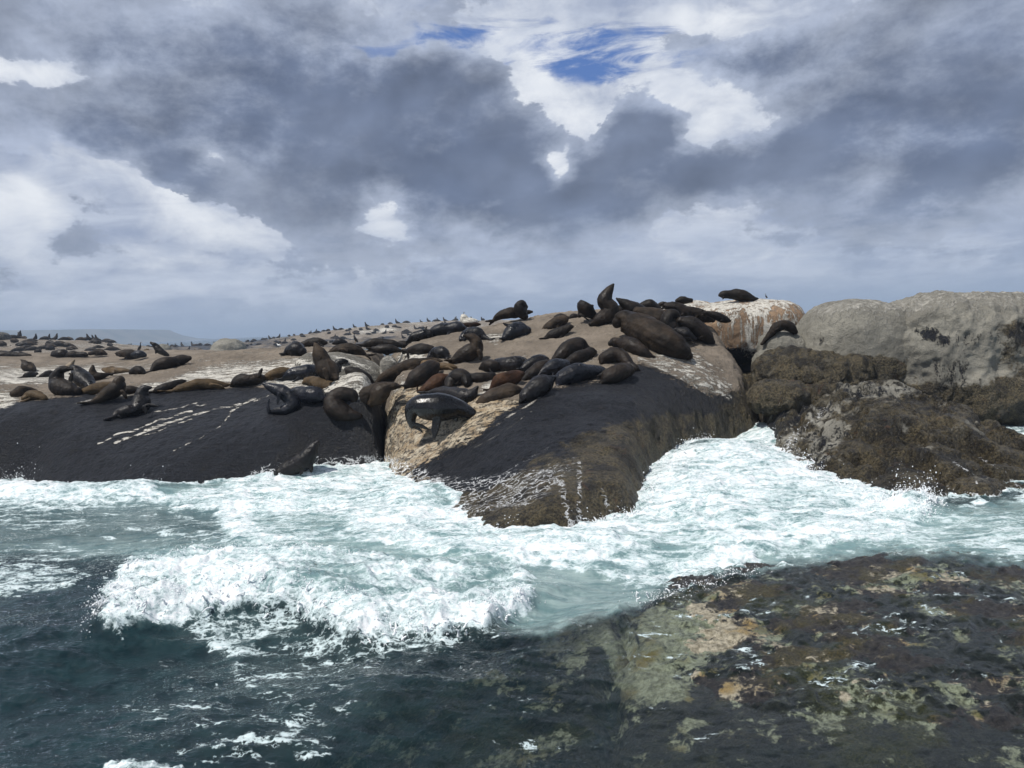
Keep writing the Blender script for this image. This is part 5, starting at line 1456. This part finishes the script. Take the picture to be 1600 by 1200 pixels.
seal('L6', 'B', 'dark brown seal lying left of the long tan one', [(150, 668, 16), (220, 632, 46), (330, 600, 50), (430, 560, 46), (520, 532, 24), (560, 522, 10)])
seal('L6', 'B', 'big dark seal lying across the top of the tan slope', [(118, 405, 8), (160, 370, 36), (230, 325, 66), (330, 300, 74), (440, 278, 66), (540, 250, 46), (605, 235, 22)], auto=False)
seal('C8', 'B', 'small dark seal curled in a ball above the lone looking seal', [(1102, 540, 22), (1140, 525, 36), (1178, 538, 28), (1198, 552, 10)], auto=False, hind=False)
seal('C8', 'K', 'black seal with pale edged tail sitting up and looking right', [(950, 912, 12), (985, 885, 36), (1055, 872, 50), (1125, 858, 56), (1175, 805, 62), (1178, 750, 54, U1), (1185, 705, 44, U1), (1205, 680, 32, U1), (1235, 672, 18, U1), (1260, 668, 8, U1)], [(1215, 820, 1320, 832, 34, -.4, 0.05), (1195, 830, 1215, 890, 50, -.8), (950, 905, 1020, 935, 26, -.7)], auto=False)
seal('C8', 'M', 'grey brown seal sitting up and facing the sea beside the lone black one', [(745, 797, 10), (805, 775, 26), (875, 738, 48), (940, 700, 58), (985, 655, 52, U1), (992, 620, 40, U1), (1002, 600, 26, U1), (1020, 608, 16, U1)], [(1015, 700, 1050, 765, 40, -.4)], auto=False)
seal('C8', 'T', 'tan seal lying behind the two seals that sit up', [(668, 708, 18), (760, 692, 42), (860, 678, 46), (950, 672, 42)], auto=False)
seal('C8', 'M', 'brown seal whose back shows between the two sitting seals', [(1010, 690, 30), (1090, 690, 32), (1150, 692, 20)], auto=False, hind=False)
seal('C8', 'B', 'dark seal arching its neck to nuzzle its neighbour', [(640, 700, 34), (580, 688, 56), (500, 665, 66), (472, 615, 52, U1), (480, 560, 40, U1), (505, 525, 30, U1), (545, 515, 24, U1), (585, 515, 14, U1), (605, 512, 7, U1)], [(590, 660, 612, 550, 50, 0.2)], auto=False, hind=False)
seal('C8', 'K', 'black seal being nuzzled with its neck bowed left', [(765, 665, 22), (725, 625, 54), (680, 585, 62), (648, 540, 46, U1), (622, 510, 30, U1), (596, 502, 14, U1)], auto=False, hind=False)
seal('C8', 'M', 'seal behind the nuzzling pair with sharp snout up', [(905, 560, 12), (845, 575, 28), (788, 578, 34), (768, 540, 26, U1), (770, 508, 15, U1), (776, 482, 5, U1)], auto=False)
seal('C8', 'T', 'grey tan seal lying right of the nuzzling pair', [(1065, 532, 12), (1000, 530, 26), (930, 528, 26), (862, 520, 14)], auto=False)
seal('C8', 'Y', 'small pale seal with its snout up behind the nuzzling pair', [(560, 512, 22), (585, 485, 20, U1), (608, 460, 11, U1), (620, 440, 4, U1)], Y=29.5, auto=False, hind=False)
seal('C8', 'M', 'grey brown seal lying at the left end of the row above the black rock', [(305, 695, 12), (240, 690, 26), (170, 705, 40), (118, 722, 26)], auto=False, hind=False)
seal('C8', 'T', 'light brown young seal with drooping head in front of the leftmost grey one', [(205, 760, 22), (250, 738, 38), (305, 735, 38), (345, 745, 30), (372, 758, 18), (390, 762, 8)], [(250, 760, 172, 782, 24, -.7)], auto=False, hind=False)
seal('C8', 'B', 'small dark seal dozing near the left edge of the tan rock', [(190, 585, 10), (225, 567, 24), (270, 562, 22), (310, 553, 8)], auto=False)
seal('C8', 'B', 'small dark seal dozing left of the nuzzling pair', [(338, 582, 12), (370, 567, 26), (418, 553, 20), (450, 546, 8)], auto=False)
seal('C8', 'M', 'triangular grey seal with raised head alone on the tan band', [(288, 528, 12), (262, 508, 30), (225, 492, 40), (205, 465, 22, U1), (190, 448, 12, U1), (168, 436, 4, U1)], auto=False, hind=False)
seal('C8', 'B', 'dark seal lying at the left frame edge on the far ledge', [(-60, 402, 26), (0, 396, 30), (70, 400, 30), (140, 402, 26), (205, 400, 16), (252, 402, 8)], Y=43, auto=False)
seal('C8', 'B', 'dark seal lying left of its twin on the far ledge', [(425, 415, 12), (460, 395, 32), (520, 393, 34), (565, 408, 18)], Y=43, auto=False, hind=False)
seal('C8', 'B', 'dark seal stretched right of its twin on the far ledge', [(545, 412, 18), (600, 396, 30), (650, 396, 26), (698, 391, 15), (722, 398, 8)], Y=43, auto=False, hind=False)
seal('C8', 'M', 'small brown seal lying alone on the far ledge between two dark groups', [(752, 386, 12), (800, 375, 24), (850, 378, 20), (886, 392, 8)], Y=43, auto=False, hind=False)
seal('C8', 'M', 'grey seal lying near the upright cormorant on the far ledge', [(985, 388, 18), (1035, 386, 33), (1085, 392, 33), (1135, 392, 22)], Y=42, auto=False)
seal('C8', 'G', 'dark blue grey seal directly under the upright cormorant', [(1110, 396, 18), (1160, 391, 27), (1208, 399, 13)], Y=41.5, auto=False, hind=False)
seal('C8', 'T', 'pale olive pup on the far ledge between the cormorant and the seal with raised head', [(1200, 372, 9), (1222, 364, 15), (1250, 372, 8)], Y=46, auto=False, hind=False)
seal('C8', 'B', 'slim dark seal raising its head left on the ridge of the far ledge', [(1400, 400, 9), (1370, 385, 19), (1330, 360, 25), (1302, 332, 20, U1), (1282, 310, 15, U1), (1258, 296, 6, U1)], [(1305, 350, 1292, 388, 22, -.8)], Y=38, auto=False, hind=False)
seal('CZ', 'K', 'lone black seal climbing out of the white surf', [(158, 288, 14), (200, 262, 34), (262, 232, 42), (318, 200, 44), (346, 165, 36, U1), (362, 136, 27, U1), (376, 118, 20, U1), (388, 106, 11, U1)], [(340, 205, 350, 262, 34, -.6), (310, 225, 290, 275, 30, -.8)], Y=17.2, hind=True, auto=False)

# --- far seals: small copies scattered over the ledges and the island
def proto(name, nodes, flips, mat, vox=0.05):
    c = np.array([(n_[0], 0, n_[1], n_[2]) for n_ in nodes], float)
    X4 = catmull(c, 4)
    vs, fs = [], []
    tube(X4[:, :3], np.maximum(X4[:, 3], 0.03), np.maximum(X4[:, 3], 0.03) * 1.1, (0, 1, 0), vs, fs, 10)
    for a, b, w_ in flips:
        blade(a, b, w_, vs, fs, (0.2, 1, 0.3))
    return finish_seal(name, vs, fs, vox, mat, (0, 0, 0), None, 3)


LYING = [(-0.85, 0.10, 0.06), (-0.5, 0.2, 0.17), (-0.1, 0.26, 0.26), (0.3, 0.25, 0.24), (0.6, 0.2, 0.15), (0.78, 0.16, 0.10), (0.92, 0.12, 0.05)]
SITTING = [(-0.75, 0.08, 0.06), (-0.4, 0.18, 0.17), (0.0, 0.26, 0.26), (0.2, 0.5, 0.22), (0.26, 0.75, 0.15), (0.3, 0.92, 0.11), (0.38, 1.05, 0.05)]
CURLED = [(-0.45, 0.12, 0.08), (-0.25, 0.26, 0.22), (0.05, 0.32, 0.3), (0.3, 0.3, 0.25), (0.42, 0.2, 0.12)]
FL = [((0.3, -0.1, 0.3), (0.35, -0.3, 0.02), 0.16), ((-0.8, 0, 0.1), (-1.1, 0.1, 0.05), 0.16), ((0.1, 0.1, 0.3), (0.15, 0.32, 0.02), 0.16)]
protos = []
for nm_, nds in (('lying', LYING), ('sitting', SITTING), ('curled', CURLED)):
    for mt_ in ('B', 'M'):
        protos.append((nm_, proto('fur_seal', nds, FL, FUR[mt_])))
used_p = set()


def put(kind, u=None, v=None, hfs=None, xy=None, label='', group='', s_=1.0):
    label = label.format({'sitting': 'seal sitting up with raised head', 'lying': 'seal lying stretched out', 'curled': 'seal lying curled up'}[kind])
    cand = [p_ for p_ in protos if p_[0] == kind]
    src = cand[random.randrange(len(cand))][1]
    if xy is None:
        q = hit(u, v, 30.0, hfs)
        if q is None:
            return None
        xy = (q[0], q[1])
    z = float(H(np.array([xy[0]]), np.array([xy[1]]), hfs)[0])
    if src.name in used_p:
        o_ = src.copy(); S.collection.objects.link(o_)
    else:
        o_ = src; used_p.add(src.name)
    o_.location = (xy[0], xy[1], z - 0.04)
    o_.rotation_euler = (0, 0, random.uniform(-0.7, 0.7) + (math.pi if random.random() < .5 else 0))
    s_ *= random.uniform(0.75, 1.15)
    o_.scale = (s_, s_, s_)
    tag(o_, label, 'seal', group)
    return o_


far_h = [h for h in HFS if h.name == 'far_rock']; isl_h = [h for h in HFS if h.name == 'island']; led_h = [h for h in HFS if h.name == 'rock_ledge']
F4 = lambda x, y: (x / 8.0, 500 + y / 8.0)


def ridge_xy(u, hfs):
    """plan position of the skyline of a height field in picture column u"""
    d = ray(u, 520)
    T = np.arange(60, 240, 0.4)
    x = d[0] * T / d[1]
    z = H(x, T, hfs)
    el_ = (z - EYE) / T
    k = int(np.argmax(el_))
    return (x[k], T[k])


for (x, kd) in ((225, 'sitting'), (252, 'sitting'), (300, 'lying'), (435, 'sitting'), (555, 'lying'), (590, 'sitting'), (680, 'sitting'), (790, 'lying'), (850, 'lying'), (1000, 'lying'), (1060, 'curled'), (1115, 'sitting'), (1175, 'sitting'), (1212, 'sitting'), (1320, 'lying'), (150, 'lying')):
    put(kd, hfs=far_h, xy=ridge_xy(x / 8.0, far_h), label='small dark {} on the skyline of the far left rock', group='seals on the skyline of the far left rock', s_=1.0)
cnt = 0
for _ in range(400):
    if cnt >= 42: break
    u = random.uniform(0, 178); v = random.uniform(534, 556)
    if put(random.choice(['lying', 'lying', 'curled']), u, v, far_h, label='distant dark {} on the slope of the far left rock', group='seals lying on the far left rock', s_=1.05):
        cnt += 1
cnt = 0
for i in range(60):
    u = 190 + 580 * (i + random.random()) / 60
    if random.random() < 0.35 and u > 500:
        continue
    xy = ridge_xy(u, isl_h)
    for j in range(random.choice([1, 1, 2])):
        put(random.choice(['sitting', 'sitting', 'lying', 'curled']), hfs=isl_h, xy=(xy[0] + random.uniform(-1.5, 1.5), xy[1] + random.uniform(-1, 0)), label='tiny {} on the skyline of the distant island', group='seals on the skyline of the distant island', s_=1.15)
for i in range(300):
    if cnt >= 90: break
    u = random.uniform(185, 760); v = 545 - (u - 200) * 0.055 + random.uniform(-12, 10)
    if put(random.choice(['sitting', 'lying', 'lying', 'curled']), u, v, isl_h, label='distant {} on the lower rocks of the island', group='seals on the lower rocks of the island', s_=1.1):
        cnt += 1
for n_, p_ in protos:
    if p_.name not in used_p:
        bpy.data.objects.remove(p_)

# ------------------------------------------------------------------ birds
m_bk, t = new_mat('black_feathers')
t.node('ShaderNodeOutputMaterial', {'Surface': t.node('ShaderNodeBsdfPrincipled', {'Base Color': (0.015, 0.015, 0.018, 1), 'Roughness': 0.5}).outputs[0]})
m_wh, t = new_mat('white_feathers')
t.node('ShaderNodeOutputMaterial', {'Surface': t.node('ShaderNodeBsdfPrincipled', {'Base Color': (0.8, 0.8, 0.78, 1), 'Roughness': 0.6}).outputs[0]})
m_bill, t = new_mat('bill')
t.node('ShaderNodeOutputMaterial', {'Surface': t.node('ShaderNodeBsdfPrincipled', {'Base Color': (0.3, 0.2, 0.08, 1), 'Roughness': 0.5}).outputs[0]})


def bird(name, u, v, Y, h, mat, label, cat, upright=True, flip=1):
    """u, v is where the feet stand, h the height in metres"""
    q = P(u, v, Y)
    vs, fs = [], []
    if upright:
        nds = [(-0.22, 0.10, 0.03), (-0.12, 0.22, 0.09), (-0.02, 0.42, 0.13), (0.04, 0.60, 0.10), (0.06, 0.74, 0.055), (0.05, 0.86, 0.045), (0.08, 0.94, 0.055), (0.13, 0.96, 0.04)]
    else:
        nds = [(-0.55, 0.50, 0.03), (-0.35, 0.50, 0.10), (-0.1, 0.50, 0.2), (0.15, 0.55, 0.2), (0.3, 0.72, 0.11), (0.36, 0.86, 0.10), (0.42, 0.90, 0.07)]
    c = np.array([(flip * a_ * h, 0, b_ * h, r_ * h) for a_, b_, r_ in nds])
    X4 = catmull(c, 4)
    tube(X4[:, :3], X4[:, 3], X4[:, 3], (0, 1, 0), vs, fs, 10)
    blade((flip * -0.05 * h, -0.11 * h, 0.5 * h), (flip * -0.3 * h, -0.08 * h, (0.12 if upright else 0.48) * h), 0.16 * h, vs, fs, (0, 1, 0))
    o_ = bpy.data.objects.new(name, None); S.collection.objects.link(o_)
    o_.location = q
    tag(o_, label, cat)
    me_ = mesh_from('body', np.array(vs), [tuple(f_) for f_ in fs], mat)
    link('body', me_, o_)
    vs, fs = [], []
    tx = c[-1]
    tube(np.array([(tx[0], 0, tx[2]), (tx[0] + flip * 0.07 * h, 0, tx[2]), (tx[0] + flip * 0.15 * h, 0, tx[2] - 0.02 * h)]), np.array([0.025, 0.018, 0.008]) * h, np.array([0.025, 0.018, 0.008]) * h, (0, 1, 0), vs, fs, 6)
    link('beak', mesh_from('beak', np.array(vs), [tuple(f_) for f_ in fs], m_bill), o_)
    for sg in (-1, 1):
        vs, fs = [], []
        tube(np.array([(0, sg * 0.05 * h, 0.34 * h), (0, sg * 0.05 * h, 0.15 * h), (0, sg * 0.05 * h, 0.0), (flip * 0.08 * h, sg * 0.06 * h, 0.0)]), np.full(4, 0.014 * h), np.full(4, 0.014 * h), (0, 1, 0), vs, fs, 6)
        link('leg', mesh_from('leg', np.array(vs), [tuple(f_) for f_ in fs], m_bill), o_)
    return o_


bird('cormorant', 219.5, 548.5, 44.5, 0.52, m_bk, 'black cormorant standing upright among seals on the far ledge', 'bird')
bird('cormorant', 555, 536, 30, 0.42, m_bk, 'black cormorant standing behind the light boulder seals', 'bird', flip=-1)
bird('cormorant', 724.5, 497, 30, 0.24, m_bk, 'small dark cormorant perched on the whitened skyline rock', 'bird')
bird('cormorant', 1197, 466.5, 24.8, 0.16, m_bk, 'tiny dark bird standing on the crest of the stained boulder', 'bird', flip=-1)
bird('cormorant', 304, 556, 60, 0.55, m_bk, 'black cormorant left of the white gull beyond the left ridge', 'bird')
bird('cormorant', 321, 556, 62, 0.5, m_bk, 'black cormorant further right beyond the left ridge', 'bird', flip=-1)
bird('gull', 312.5, 560, 50, 0.34, m_wh, 'white gull standing beyond the ridge of the left slab', 'bird', upright=False)
bird('gull', 436, 543, 60, 0.36, m_wh, 'white gull beyond the ridge left of the bundled black seal', 'bird', upright=False, flip=-1)

# ------------------------------------------------------------------ sea air
hz_, t = new_mat('haze')
pv_ = t.node('ShaderNodeVolumePrincipled', {'Color': (0.62, 0.78, 1.0, 1), 'Density': 0.0006})
t.node('ShaderNodeOutputMaterial', {'Volume': pv_.outputs[0]})
bx_ = 4300.0; zl, zh = -3.6, 46.0
hv = [(-bx_, -bx_, zl), (bx_, -bx_, zl), (bx_, bx_, zl), (-bx_, bx_, zl), (-bx_, -bx_, zh), (bx_, -bx_, zh), (bx_, bx_, zh), (-bx_, bx_, zh)]
hf_ = [(0, 3, 2, 1), (4, 5, 6, 7), (0, 1, 5, 4), (1, 2, 6, 5), (2, 3, 7, 6), (3, 0, 4, 7)]
tag(link('haze', mesh_from('haze', hv, hf_, hz_, smooth=False)), 'pale sea haze over the bay', 'haze', kind='stuff')
